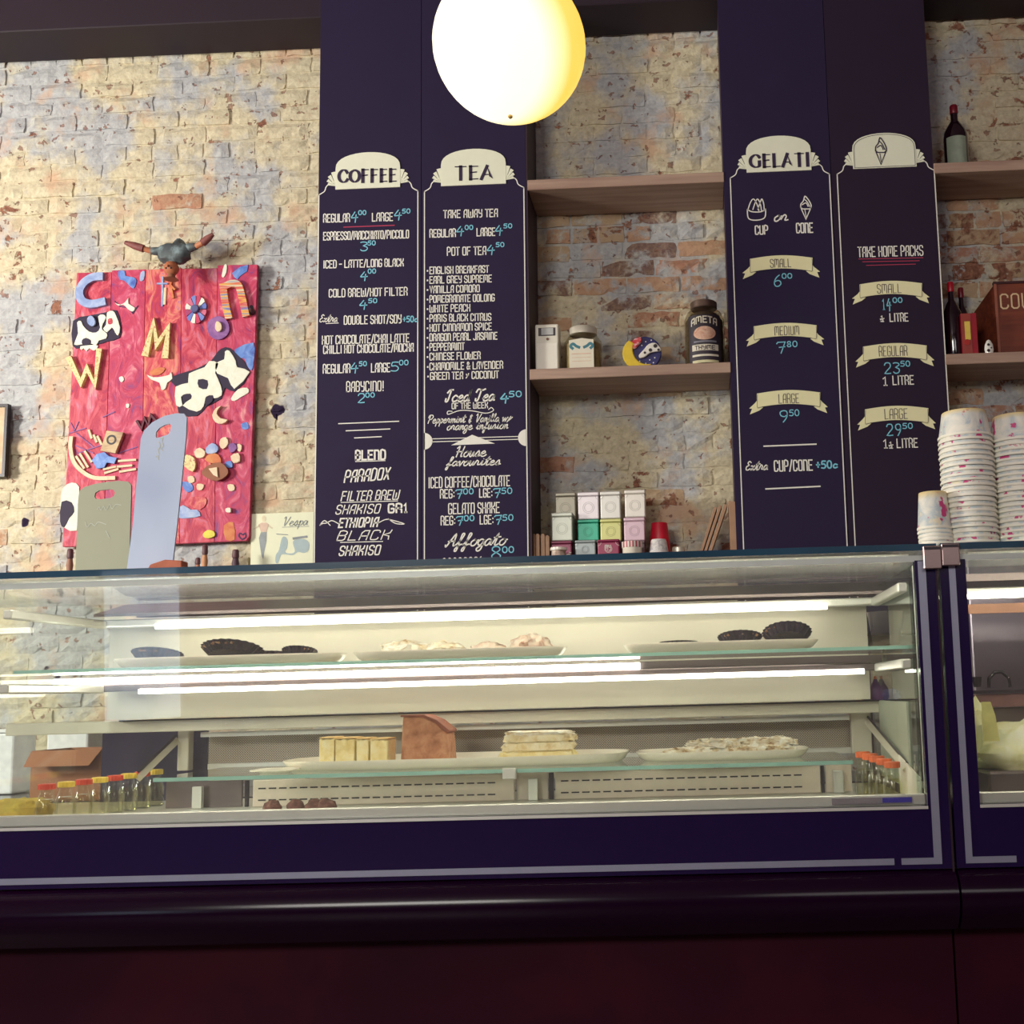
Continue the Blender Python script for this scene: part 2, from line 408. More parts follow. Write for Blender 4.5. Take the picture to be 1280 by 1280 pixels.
# ---- bulkhead over the wall (front lower edge seen at y 20)
zs=ZTOP; struct(obj('trim_1', MB().box(-5.09,4.39,4.36,DW-.011,zs,CEIL), BEAM, bevel=.004))

# ================================================================ SHELVING
def X_(px,py,D): return at(px,py,D).x
def Z_(px,py,D): return at(px,py,D).z
xt0=X_(660,400,DB+.03); xg1=X_(912,400,DB)
z_s1=Z_(661,238,DB); z_s2=Z_(663,475,DB); SH=.042
def shelf(label,x0,x1,z,front=DB-.005):
    o=obj('wall_shelf',MB().box(x0,x1,front,DW-.014,z,z+SH),SHELFW,bevel=.002); return tag(o,label,'shelf')
xl=X_(660,300,DB)+.001; xr=X_(908,300,DB)-.001
UW=.045
shelf('pale wooden shelf between the tea and gelato boards, the empty upper one',xl,xr,z_s1)
shelf('pale wooden shelf between the boards carrying jars and a moon ornament',xl,xr,z_s2)
ztin=Z_(760,696,4.45)-.012
shelf('lowest wooden shelf between the boards, under the stacked tea tins',xl,xr,ztin-SH)
bx1=X_(1172,300,DB)+.002
shelf('dim wooden shelf at the right edge carrying one wine bottle',bx1,1.75,z_s1)
shelf('dim wooden shelf at the right edge carrying bottles and a wooden crate',bx1,1.75,z_s2)
for (a,b,lab) in ((xl-.03,xl-.001,'dark upright panel behind the right edge of the tea board'),(xr+.001,xr+.028,'thin dark upright panel behind the left edge of the gelato board'),(bx1-.03,bx1-.001,'dark upright panel behind the right edge of the take home board')):
    tag(obj('shelf_upright',MB().box(a,b,DB+.002,DW-.016,1.3,zs-.001),DARKW),lab,'upright')

# ================================================================ MENU BOARDS
G={}
def rr(*p): return list(p)
G.update({
'A':[[(0,0),(.06,.78),(.35,1),(1,1),(1,0)],[(.03,.42),(1,.42)]],
'B':[[(0,0),(0,1),(.75,1),(1,.88),(1,.66),(.75,.54),(0,.54)],[(.75,.54),(1,.42),(1,.12),(.75,0),(0,0)]],
'C':[[(1,.78),(1,.88),(.75,1),(.25,1),(0,.88),(0,.12),(.25,0),(.75,0),(1,.12),(1,.22)]],
'D':[[(0,0),(0,1),(.7,1),(1,.85),(1,.15),(.7,0),(0,0)]],
'E':[[(1,1),(0,1),(0,0),(1,0)],[(0,.52),(.8,.52)]],
'F':[[(1,1),(0,1),(0,0)],[(0,.52),(.8,.52)]],
'G':[[(1,.82),(.9,1),(.25,1),(0,.88),(0,.12),(.25,0),(.8,0),(1,.12),(1,.45),(.55,.45)]],
'H':[[(0,0),(0,1)],[(1,0),(1,1)],[(0,.5),(1,.5)]],
'I':[[(.5,0),(.5,1)]],
'J':[[(1,1),(1,.12),(.75,0),(.25,0),(0,.15)]],
'K':[[(0,0),(0,1)],[(1,1),(.9,.7),(.1,.5),(.9,.35),(1,0)]],
'L':[[(0,1),(0,0),(1,0)]],
'M':[[(0,0),(0,.85),(.12,1),(.4,1),(.5,.85),(.5,.3)],[(.5,.85),(.6,1),(.88,1),(1,.85),(1,0)]],
'N':[[(0,0),(0,1),(.75,1),(1,.85),(1,0)]],
'O':[[(.25,0),(0,.12),(0,.88),(.25,1),(.75,1),(1,.88),(1,.12),(.75,0),(.25,0)]],
'P':[[(0,0),(0,1),(.75,1),(1,.88),(1,.58),(.75,.46),(0,.46)]],
'Q':[[(.25,0),(0,.12),(0,.88),(.25,1),(.75,1),(1,.88),(1,.12),(.75,0),(.25,0)],[(.6,.2),(1,-.05)]],
'R':[[(0,0),(0,1),(.75,1),(1,.88),(1,.62),(.75,.5),(0,.5)],[(.6,.5),(1,.3),(1,0)]],
'S':[[(1,.8),(1,.9),(.75,1),(.25,1),(0,.88),(0,.64),(.25,.54),(.75,.46),(1,.36),(1,.12),(.75,0),(.25,0),(0,.12),(0,.22)]],
'T':[[(.5,0),(.5,1)],[(-.1,1),(1.1,1)]],
'U':[[(0,1),(0,.12),(.25,0),(.75,0),(1,.12),(1,1)]],
'V':[[(0,1),(.5,0),(1,1)]],
'W':[[(0,1),(0,.15),(.12,0),(.4,0),(.5,.15),(.5,.7)],[(.5,.15),(.6,0),(.88,0),(1,.15),(1,1)]],
'X':[[(0,0),(1,1)],[(0,1),(1,0)]],
'Y':[[(0,1),(0,.62),(.25,.5),(.75,.5),(1,.62)],[(1,1),(1,.12),(.75,0),(.3,0)]],
'Z':[[(0,1),(1,1),(0,0),(1,0)]],
'0':[[(.3,0),(0,.25),(0,.75),(.3,1),(.7,1),(1,.75),(1,.25),(.7,0),(.3,0)]],
'1':[[(.1,.8),(.5,1),(.5,0)],[(.2,0),(.8,0)]],
'2':[[(0,.8),(.2,1),(.8,1),(1,.8),(.9,.55),(0,0),(1,0)]],
'3':[[(0,.95),(.3,1),(.85,.95),(.95,.75),(.4,.56),(.9,.42),(1,.2),(.7,0),(.2,0),(0,.12)]],
'4':[[(.55,1),(0,.42),(.05,.35),(1,.4)],[(.75,.7),(.6,-.15)]],
'5':[[(1,1),(.2,1),(.1,.58),(.6,.62),(1,.4),(.95,.15),(.6,0),(0,.05)]],
'6':[[(.8,1),(.3,.75),(0,.35),(.15,.05),(.6,0),(1,.2),(.9,.45),(.5,.52),(.08,.4)]],
'7':[[(-.05,.85),(.1,.98),(1,1),(.45,-.05)],[(.25,.5),(.95,.55)]],
'8':[[(.5,.52),(.1,.72),(.25,.97),(.75,.97),(.9,.72),(.5,.52),(.05,.28),(.2,.03),(.8,.03),(.95,.28),(.5,.52)]],
'9':[[(.95,.65),(.6,.45),(.15,.55),(.05,.85),(.4,1),(.85,.95),(.95,.65),(.8,.3),(.4,-.05)]],
'/':[[(0,-.05),(1,1.05)]],'-':[[(0,.48),(1,.48)]],'+':[[(0,.5),(1,.5)],[(.5,.15),(.5,.85)]],
'!':[[(.5,.28),(.5,1)],[(.5,0),(.5,.06)]],':':[[(.5,.15),(.5,.22)],[(.5,.6),(.5,.67)]],'.':[[(.5,.42),(.5,.5)]],
'&':[[(1,0),(.15,.75),(.3,1),(.65,.95),(.65,.75),(.05,.35),(.1,.05),(.5,0),(1,.45)]],
'~':[[(0,.1),(.7,.45),(1,.75)],[(.1,.65),(.45,.4),(.9,.5)]],
'c':[[(1,.45),(.5,.55),(.05,.35),(.1,.08),(.5,0),(1,.12)]],
'#':[[(.3,.62),(.55,.72),(.55,.4)],[(.1,.32),(1,.38)],[(.15,.2),(.5,.28),(.75,.2),(.65,.08),(.15,-.02),(.9,-.02)]],
})
WID={'I':.28,'1':.6,'!':.3,':':.3,'.':.3,'M':1.45,'W':1.45,' ':.75,'/':.7,'-':.8,'+':.8,'&':1.15,'T':.9,'#':.8}
LC={ # script lower case, x-height .5
'a':[[(.8,.42),(.4,.52),(.05,.3),(.15,.02),(.5,.05),(.8,.42),(.78,.08),(1,.05)]],
'b':[[(.1,1),(.1,.05),(.5,0),(.8,.25),(.6,.48),(.1,.35)]],
'c':[[(.8,.42),(.45,.52),(.08,.28),(.25,.02),(.7,.03),(1,.15)]],
'd':[[(.8,.42),(.4,.52),(.05,.3),(.15,.02),(.5,.05),(.8,.42),(.85,1.0),(.78,.1),(1,.05)]],
'e':[[(0,.18),(.7,.35),(.5,.52),(.12,.35),(.2,.03),(.65,0),(1,.15)]],
'f':[[(0,.1),(.5,.5),(.75,.95),(.5,1.02),(.4,.7),(.35,-.3),(.1,-.42),(.1,-.2),(.6,.1),(1,.12)]],
'g':[[(.8,.42),(.4,.52),(.05,.3),(.2,.05),(.6,.1),(.8,.42),(.7,-.3),(.3,-.45),(.1,-.25),(.6,0),(1,.1)]],
'h':[[(.1,1),(.1,0)],[(.1,.3),(.5,.5),(.8,.35),(.8,.05),(1,.05)]],
'i':[[(.1,.15),(.45,.5),(.42,.05),(1,.1)],[(.5,.7),(.53,.76)]],
'l':[[(0,.1),(.6,.8),(.5,1.02),(.3,.8),(.35,.1),(1,.08)]],
'm':[[(0,.35),(.12,.5),(.12,0),(.3,.45),(.45,.45),(.46,0),(.62,.45),(.8,.42),(.82,.05),(1,.08)]],
'n':[[(0,.35),(.15,.5),(.15,0),(.45,.48),(.7,.45),(.72,.05),(1,.08)]],
'o':[[(.5,.52),(.08,.3),(.2,.02),(.6,.02),(.85,.3),(.5,.52),(.75,.42),(1,.45)]],
'p':[[(.1,.35),(.25,.5),(.1,-.4)],[(.2,.3),(.5,.52),(.85,.35),(.6,.02),(.2,.1)]],
'r':[[(0,.15),(.25,.55),(.6,.42),(.6,.08),(1,.1)]],
's':[[(0,.1),(.5,.55),(.7,.2),(.4,0),(.1,.08)],[(.4,0),(1,.1)]],
't':[[(.1,.15),(.55,.95),(.45,.1),(.65,0),(1,.12)],[(.1,.62),(.95,.68)]],
'u':[[(0,.4),(.12,.5),(.12,.08),(.4,0),(.7,.45),(.72,.05),(1,.1)]],
'v':[[(0,.4),(.2,.5),(.4,0),(.8,.5),(1,.45)]],
'w':[[(0,.42),(.1,.5),(.2,0),(.5,.45),(.6,0),(.9,.5),(1,.45)]],
'x':[[(0,.45),(.3,.45),(.6,.02),(1,.08)],[(.75,.5),(.1,0)]],
'/':[[(0,-.1),(.7,.6)],[(.3,.05),(1.2,.5)]],
'&':[[(.8,.8),(.3,.85),(.35,.55),(.7,.5),(.2,.35),(.3,0),(.8,.1)],[(.55,.95),(.5,-.1)]],
'I':[[(.1,.75),(.4,.98),(.9,1)],[(.6,.98),(.5,.1),(.15,.02),(.1,.25)]],
'T':[[(.0,.75),(.2,1),(.7,.9),(1.1,1)],[(.6,.95),(.5,.1),(.2,.02),(.15,.2)]],
'P':[[(.35,.95),(.2,0)],[(0,.7),(.2,1),(.8,1),(1,.75),(.7,.5),(.3,.45)]],
'V':[[(0,.85),(.25,1),(.4,0),(1,1)]],
'H':[[(0,.85),(.3,1),(.2,0)],[(.95,1),(.8,.1),(1,.05)],[(.1,.5),(.9,.52)]],
'A':[[(0,.1),(.15,0),(.8,1),(.85,.1),(1,.05)],[(.2,.38),(.9,.42)]],
'E':[[(.9,.85),(.5,1),(.2,.8),(.55,.55),(.1,.4),(.1,.1),(.5,0),(1,.15)]],
}
TG={'C':([[(.95,.78),(.75,.97),(.45,1),(.12,.8),(0,.5),(.12,.18),(.45,0),(.78,.05),(.98,.22)]],.8),
'O':([[(.5,1),(.12,.82),(0,.5),(.12,.18),(.5,0),(.88,.18),(1,.5),(.88,.82),(.5,1)]],.85),
'G':([[(.92,.80),(.72,.97),(.45,1),(.12,.8),(0,.5),(.12,.18),(.5,0),(.85,.08),(.9,.2),(.9,.45)]],.85),
'F':([[(.15,0),(.15,1)],[(0,1),(.95,1)],[(.15,.52),(.8,.56)]],.62),'E':([[(.15,0),(.15,1)],[(0,1),(.95,1)],[(.15,.52),(.8,.56)],[(0,0),(.98,.02)]],.62),
'T':([[(.5,0),(.5,1)],[(0,1),(1,1)]],.75),'L':([[(.15,0),(.15,1)],[(0,0),(1,.02)]],.6),'I':([[(.5,0),(.5,1)]],.2),
'A':([[(0,0),(.5,1)],[(.30,.34),(.62,.34)]],.8)}
def lay(text,style):
    "list of strokes in units of cap height before fitting to the width"
    out=[]; x=0; base=.38
    if style=='title':
        for ch in text:
            st,w=TG[ch]; w*=.9; cv=1 if ch in 'COG' else 0
            out+=[([(x+a*w,b) for a,b in q],cv) for q in st]
            if ch=='A': out.append(([(x+.5*w,1),(x+1.02*w,0),(x+.66*w,.2),(x+.66*w,.36),(x+.5*w,1)],2))
            x+=w+.2
        return out,x
    for ch in text:
        if style=='script':
            if ch==' ': x+=.35; continue
            g=LC.get(ch) or G[ch]; w=.42*(1.5 if ch in 'mw' else .75 if ch in 'il' else 1.25 if ch in 'HPVAT' else 1)
            out+=[([ (x+a*w+b*.25,b) for a,b in st],1) for st in g]; x+=w*(1.0 if ch.islower() else 1.15)
        else:
            w=base*WID.get(ch,1)
            if ch!=' ':
                sl=.2 if style=='ital' else 0
                out+=[([(x+a*w+b*sl,b) for a,b in st],0) for st in G[ch]]
            x+=w+(0 if ch==' ' else .20)
    return out,x
class Zm:
    def __init__(s,ox,oy,sc): s.ox,s.oy,s.sc=ox,oy,sc
    def __call__(s,x,y): return s.ox+x/s.sc,s.oy+y/s.sc
z3=Zm(380,150,4.2667); z4=Zm(380,420,4.2667); z6=Zm(890,150,4.2667); z7=Zm(890,420,4.2667)
DL=DB-.0012; PXM=DB/F0
def bp(z,x,y,D=DB):
    p=at(*z(x,y),D); return p.x,p.z
def T(par,z,text,x0,x1,b0,h,mt=None,style='caps',b1=None,w=None,y=None,cal=0,sub=None):
    "hand-painted words between x0 and x1 on the baseline b0..b1 (zoom pixels)"
    if b1 is None: b1=b0-(x1-x0)*.026
    st,W_=lay(text,style); ax,az=bp(z,x0,b0); ex,ez=bp(z,x1,b1); H=h/z.sc*PXM
    xs=[p[0] for s_,_ in st for p in s_]; mn,mx=min(xs),max(xs); m=MB(); w=w or .0043
    for s_,cv in st:
        P=[(ax+(a-mn)/(mx-mn or 1)*(ex-ax), az+(a-mn)/(mx-mn or 1)*(ez-az)+b*H) for a,b in s_]
        if cv==2: m.poly([(p[0],(y or DL),p[1]) for p in P[:-1]][::-1],[(0,1,2,3)]); continue
        if cv: P=curve(P,5)
        elif len(P)>5: P=curve(P,2)
        m.ribbon(P,w,(y or DL),cal)
    return obj('lettering',m,mt or WHITE,par)
def price(par,z,big,x0,x1,yt,yb,small,sx0,sx1,sb,sh=24):
    T(par,z,big,x0,x1,yb,yb-yt,BLUE,w=.0042,b1=yb-(x1-x0)*.03)
    T(par,z,small,sx0,sx1,sb,sh,BLUE,w=.0038)
def line(par,z,x0,y0,x1,y1,mt=None,w=.004):
    obj('painted_line',MB().ribbon([bp(z,x0,y0),bp(z,x1,y1)],w,DL),mt or WHITE,par)
def header(par,xl,xr,zt,outline=False):
    "arched plaque with fan ornaments and the ruled border of a board; zt = height where the border turns in"
    w=xr-xl; U=lambda u,v:(xl+u*w,zt+v*w)
    zb_=1.35
    m=MB()
    for sg in (0,1):
        f=lambda u,v:U(u,v) if sg==0 else U(1-u,v)
        m.ribbon([f(0,-8),f(0,0)],.0042,DL)
        m.v[-1]=m.v[-1]
        m.ribbon(curve([f(0,0),f(.055,.035),(f(.075,.085)),f(.12,.12),f(.165,.135)],5),.0042,DL)
    for v in m.v:
        if v.z<zb_: v.z=zb_
    obj('painted_border',m,WHITE,par)
    a=[U(.168,.047),U(.168,.262)]+[U(.168+.654*(.5-.5*cos(pi*k/16)),.262+.165*sin(pi*k/16)**.8) for k in range(1,16)]+[U(.822,.262),U(.822,.047)]
    obj('plaque',MB().prism(a,DB-.004,DB),CREAM,par)
    if outline:
        b=[((p[0]-xl-w*.495)*.955+xl+w*.495,(p[1]-zt-.19*w)*.93+zt+.19*w) for p in a]
        obj('plaque_outline',MB().ribbon(b+[b[0]],.0018,DB-.0052),INK,par)
    for sg in (0,1):
        for k in range(4):
            a0=rad(172-21*k); a1=a0-rad(17); r_=.085+.022*k; cu,cv=.172,.085
            q=[(cu,cv)]+[(cu+r_*cos(a),cv+r_*sin(a)) for a in (a0,a0*.7+a1*.3,a0*.3+a1*.7,a1)]
            q=[(max(0,u),v) for u,v in q]
            q=[U(u,v) if sg==0 else U(.99-u,v) for u,v in q]
            obj('fan_petal',MB().prism(q,DB-.003,DB),CREAM,par)
def board(label,pe0,pe1,bl,br,mt):
    "pe0/pe1 board edges px at y~400; bl/br border x (px,py)"
    x0=X_(*pe0,DB)+.0012; x1=X_(*pe1,DB)-.0012
    t=thing('menu_board',label,'menu board',((x0+x1)/2,DB+.015,1.3))
    obj('board_panel',MB().box(x0,x1,DB,DB+.018,1.3,CEIL-.002),mt,t)
    return t,X_(*bl,DB),X_(*br,DB)
def circ(cx,cz,r,a0,a1,n=14): return [(cx+r*cos(a0+(a1-a0)*k/n),cz+r*sin(a0+(a1-a0)*k/n)) for k in range(n+1)]
# carcass boxes behind each pair of boards
tag(obj('board_carcass',MB().box(X_(397,300,DB)+.002,xl-.031,DB+.019,DW-.016,1.3,zs-.001),BOARD),'deep dark boxing behind the coffee and tea boards','boxing')
tag(obj('board_carcass',MB().box(xr+.029,bx1-.031,DB+.019,DW-.016,1.3,zs-.001),BOARD2),'deep dark boxing behind the gelato and take home boards','boxing')
# --- COFFEE
t,a,b=board('tall dark coffee menu board, leftmost, COFFEE on its plaque',(395.7,400),(526.5,400),(397.5,340),(522.3,340),BOARD)
header(t,a,b,bp(z3,83,400)[1])
T(t,z3,'COFFEE',188,493,335,72,INK,b1=330,style='title',w=.0135,y=DB-.0055,cal=.68)
T(t,z3,'REGULAR',105,243,546,46); price(t,z3,'4',253,287,487,540,'00',292,330,506); T(t,z3,'LARGE',365,473,540,46); price(t,z3,'4',483,520,477,528,'50',525,565,498)
line(t,z3,213,572,482,562,REDL); T(t,z3,'ESPRESSO/MACCHIATO/PICCOLO',105,558,641,45); price(t,z3,'3',303,338,647,698,'50',342,380,668)
T(t,z3,'ICED - LATTE/LONG BLACK',107,530,790,42); price(t,z3,'4',303,338,808,852,'00',343,382,818)
T(t,z3,'COLD BREW/HOT FILTER',135,550,945,44); price(t,z3,'4',298,336,960,1005,'50',345,388,976)
T(t,z3,'Extra',85,178,1078,42,style='script',w=.0035); line(t,z3,118,1086,184,1083,w=.003); T(t,z3,'DOUBLE SHOT/SOY',215,518,1090,46); T(t,z3,'+50c',530,605,1078,32,BLUE)
T(t,z3,'HOT CHOCOLATE/CHAI LATTE',98,560,1196,46); T(t,z3,'CHILLI HOT CHOCOLATE/MOCHA',105,583,1246,44)
T(t,z4,'REGULAR',103,245,199,48); price(t,z4,'4',250,288,142,192,'50',295,333,160); T(t,z4,'LARGE',360,458,193,48); price(t,z4,'5',465,503,138,188,'00',510,555,155,26)
T(t,z4,'BABYCINO!',228,422,297,54); price(t,z4,'2',290,322,306,355,'00',330,375,327)
line(t,z4,185,468,506,455); line(t,z4,225,506,459,496); line(t,z4,270,544,413,537)
T(t,z4,'BLEND',277,433,661,50,w=.007); line(t,z4,275,670,433,665,w=.003)
T(t,z4,'PARADOX',215,462,781,62,style='ital',b1=762,w=.0058); T(t,z4,'FILTER BREW',198,512,879,50,style='ital',w=.0045); line(t,z4,198,888,500,880,w=.003)
T(t,z4,'SHAKISO',170,410,950,48,style='ital'); T(t,z4,'GR1',452,548,942,46,w=.007); T(t,z4,'ETHIOPIA',185,400,1021,48,style='ital',w=.006)
for fl in (((185,1002),(150,985),(120,998),(100,1000),(85,1010),(110,985),(140,1010)),((400,995),(440,978),(480,985),(535,1002),(490,1000),(450,975))):
    obj('flourish',MB().ribbon(curve([bp(z4,*p) for p in fl],5),.0036,DL),WHITE,t)
T(t,z4,'BLACK',175,470,1091,50,style='ital',w=.0042); line(t,z4,195,1101,420,1096,w=.003); T(t,z4,'SHAKISO',188,410,1171,50,style='ital',w=.0052)
# --- TEA
t,a,b=board('tall dark tea menu board, second from left, TEA on its plaque',(526.5,400),(659.5,400),(530.6,340),(656,340),BOARD)
header(t,a,b,bp(z3,647,382)[1])
T(t,z3,'TEA',808,1010,321,76,INK,b1=316,style='title',w=.0135,y=DB-.0055,cal=.68)
T(t,z3,'TAKE AWAY TEA',745,1032,523,44); T(t,z3,'REGULAR',672,808,626,44); price(t,z3,'4',815,852,565,613,'00',860,900,585); T(t,z3,'LARGE',923,1018,619,44); price(t,z3,'4',1022,1058,560,610,'50',1066,1108,577)
T(t,z3,'POT OF TEA',765,970,723,46); price(t,z3,'4',978,1016,665,713,'50',1025,1066,677)
for i,(s_,x1) in enumerate((('ENGLISH BREAKFAST',985),('EARL GREY SUPREME',1000),('VANILLA COMORO',935),('POMEGRANATE OOLONG',1015),('WHITE PEACH',885),('PARIS BLACK CITRUS',997),('HOT CINNAMON SPICE',1000),('DRAGON PEARL JASMINE',1030),('PEPPERMINT',855),('CHINESE FLOWER',940))):
    yb=821+i*51.1; T(t,z3,'.',659,662,yb,38,w=.006); T(t,z3,s_,672,x1,yb,39,w=.004)
T(t,z4,'.',660,663,182,38,w=.006); T(t,z4,'CHAMOMILE & LAVENDER',672,1060,182,39,w=.004); T(t,z4,'.',662,665,233,38,w=.006); T(t,z4,'GREEN TEA ~ COCONUT',675,1038,233,39,w=.004)
T(t,z4,'Iced Tea',755,1016,351,66,style='script',w=.0062); T(t,z4,'4',1050,1090,352,46,BLUE,w=.0055); T(t,z4,'50',1095,1158,325,30,BLUE); T(t,z4,'OF THE WEEK',790,980,389,32,w=.0034)
obj('flourish',MB().ribbon(curve([bp(z4,*p) for p in ((790,402),(768,402),(770,418),(830,398),(900,400),(970,412),(1010,398),(1000,382),(985,392))],5),.0034,DL),WHITE,t)
T(t,z4,'Peppermint & Vanilla w/',662,1112,466,44,style='script',w=.0036); T(t,z4,'orange infusion',765,1088,502,46,style='script',w=.0038)
xb=[bp(z4,640,562),bp(z4,1187,542)]; rr_=47/4.267*PXM
obj('half_disc',MB().prism(circ(xb[0][0],xb[0][1],rr_,-pi/2,pi/2),DL,DB),WHITE,t); obj('half_disc',MB().prism(circ(xb[1][0],xb[1][1],rr_,pi/2,3*pi/2),DL,DB),WHITE,t)
line(t,z4,683,549,1142,536,w=.0032); line(t,z4,683,565,1142,551,w=.0032)
obj('triangle',MB().prism([bp(z4,785,583),bp(z4,1018,574),bp(z4,897,527)],DL-.0004,DB),WHITE,t)
T(t,z4,'House',812,972,645,56,style='script',w=.0048); T(t,z4,'favourites',755,1048,694,48,style='script',w=.0046)
T(t,z4,'ICED COFFEE/CHOCOLATE',668,1097,810,56)
for yb,(u0,u1,v0,v1) in ((865,(728,800,937,1002)),(1008,(732,804,940,1008))):
    T(t,z4,'REG:',u0,u1,yb,46); price(t,z4,'7',u1+10,u1+44,yb-46,yb,'00',u1+52,u1+102,yb-22,28); T(t,z4,'LGE:',v0,v1,yb-5,46); price(t,z4,'7',v1+9,v1+46,yb-52,yb-5,'50',v1+53,v1+106,yb-24,30)
T(t,z4,'GELATO SHAKE',772,1042,949,56); T(t,z4,'Affogato',755,1085,1122,66,style='script',w=.0054); T(t,z4,'8',1002,1048,1190,68,BLUE); T(t,z4,'00',1060,1117,1155,30,BLUE)
obj('flourish',MB().ribbon(curve([bp(z4,735+k*14,1196-(k%2)*10-k*.6) for k in range(16)],3),.003,DL),WHITE,t)
# --- GELATI
def banner(par,z,x0,x1,yt,yb,text,tx0,tx1,tb,th):
    L=x1-x0; sl=-.018
    def f(u,y): return bp(z,x0+u*L,y+u*L*sl)
    n=12; top=[f(k/n,yt+12-16*sin(pi*k/n)) for k in range(n+1)]; bot=[f(k/n,yb+6-16*sin(pi*k/n)) for k in range(n,-1,-1)]
    obj('banner',MB().prism(top+bot,DB-.003,DB-.0015),BANNER,par)
    tl=MB()
    for sg in(0,1):
        g=(lambda u,y:f(u,y)) if sg==0 else (lambda u,y:f(1-u,y))
        tl.prism([g(.0,yt+50),g(-.03,yt+62),g(-.12,yb+10),g(-.075,yb+12),g(-.11,yb+42),g(.04,yb+22),g(.10,yb+6),g(.02,yb-8)],DB-.0014,DB)
    obj('banner_tail',tl,BANNER,par)
    e=MB()
    for sg in(0,1):
        g=(lambda u,y:f(u,y)) if sg==0 else (lambda u,y:f(1-u,y))
        e.ribbon(curve([g(.01,yt+16),g(.005,yb+4),g(.05,yb+6),g(.10,yb+4)],3),.0016,DB-.0034)
    obj('banner_fold',e,INKS,par)
    T(par,z,text,tx0,tx1,tb,th,INKS,w=.0026,y=DB-.0038)
def conei(par,z,cx,yt,yb,w,mt,dy=0):
    H=yb-yt; m=MB(); y=DL-dy
    q=lambda u,v:bp(z,cx+u*w,yt+v*H)
    m.ribbon(curve([q(-.5,.5),q(-.48,.35),q(-.25,.22),q(-.1,.02),q(.2,.15),q(.4,.3),q(.5,.42),q(.45,.52)],4),.0045,y)
    m.ribbon([q(-.45,.55),q(.0,1),q(.45,.52)],.0045,y); m.ribbon([q(-.5,.5),q(-.3,.56),q(.3,.56),q(.5,.5)],.0045,y)
    m.ribbon(curve([q(-.35,.38),q(0,.3),q(.2,.45)],3),.004,y); m.ribbon(curve([q(-.15,.15),q(.1,.25),q(.35,.45)],3),.004,y); m.ribbon([q(-.1,.6),q(.02,.9)],.003,y)
    obj('cone_drawing',m,mt,par)
t,a,b=board('tall dark gelato menu board with GELATI plaque and three price banners',(910.5,400),(1047.5,400),(917,340),(1042.5,340),BOARD)
header(t,a,b,bp(z6,93,310)[1])
T(t,z6,'GELATI',205,510,256,72,INK,b1=246,style='title',w=.0135,y=DB-.0055,cal=.68)
m=MB(); q=lambda x,y:bp(z6,x,y)
m.ribbon(curve([q(188,478),q(195,525),q(235,535),q(280,522),q(286,478)],5),.0045,DL); m.ribbon(curve([q(188,478),q(215,490),q(260,490),q(286,476)],5),.0045,DL)
for k in range(3): m.ribbon(curve([q(192+k*26,478),q(205+k*26,440),q(222+k*22,422),q(240+k*18,450),q(250+k*14,484)],4),.0042,DL)
obj('cup_drawing',m,WHITE,t); T(t,z6,'or',335,405,540,64,style='script',w=.0055); conei(t,z6,501,405,530,56,WHITE)
T(t,z6,'CUP',232,297,610,48,w=.0052); T(t,z6,'CONE',452,537,602,54,w=.0052)
banner(t,z6,202,536,730,806,'SMALL',312,420,788,46); price(t,z6,'6',333,368,824,888,'00',375,425,845,26)
banner(t,z6,222,558,1090,1166,'MEDIUM',335,463,1149,48); price(t,z6,'7',347,392,1182,1242,'80',402,453,1210,30)
banner(t,z7,239,577,296,376,'LARGE',357,463,360,50); price(t,z7,'9',365,403,397,457,'50',414,463,426,32)
line(t,z7,277,588,555,577,w=.0055); line(t,z7,287,816,576,802,w=.0055)
T(t,z7,'Extra',182,297,716,48,style='script',w=.0045); T(t,z7,'CUP/CONE',334,535,721,56,w=.0052); T(t,z7,'+50c',558,668,706,38,BLUE,w=.0058)
# --- TAKE HOME PACKS
t,a,b=board('tall dark menu board, rightmost, with an ice cream cone on its plaque',(1047.5,400),(1177.5,400),(1052.3,340),(1175.3,340),BOARD2)
header(t,a,b,bp(z6,660,290)[1],True)
conei(t,z6,900,95,240,58,INK,.0042)
T(t,z6,'TAKE HOME PACKS',780,1125,731,56); line(t,z6,783,742,1125,735,REDL,.0028); line(t,z6,803,757,1105,751,REDL,.0028); line(t,z6,823,776,1085,769,REDL,.0028)
banner(t,z6,787,1120,866,942,'SMALL',882,1008,926,50); price(t,z6,'14',912,955,952,1012,'00',966,1013,974,26); T(t,z6,'#',898,918,1075,44,w=.0035); T(t,z6,'LITRE',950,1045,1075,44)
banner(t,z7,805,1145,46,126,'REGULAR',892,1040,109,54); price(t,z7,'23',922,1000,142,200,'50',1007,1054,162,28); T(t,z7,'1',914,934,264,46); T(t,z7,'LITRE',966,1075,260,48)
banner(t,z7,815,1153,380,462,'LARGE',922,1042,444,54); price(t,z7,'29',934,1008,470,530,'50',1018,1068,494,28); T(t,z7,'1',917,935,598,46); T(t,z7,'#',944,966,598,46,w=.0035); T(t,z7,'LITRE',988,1096,596,48)
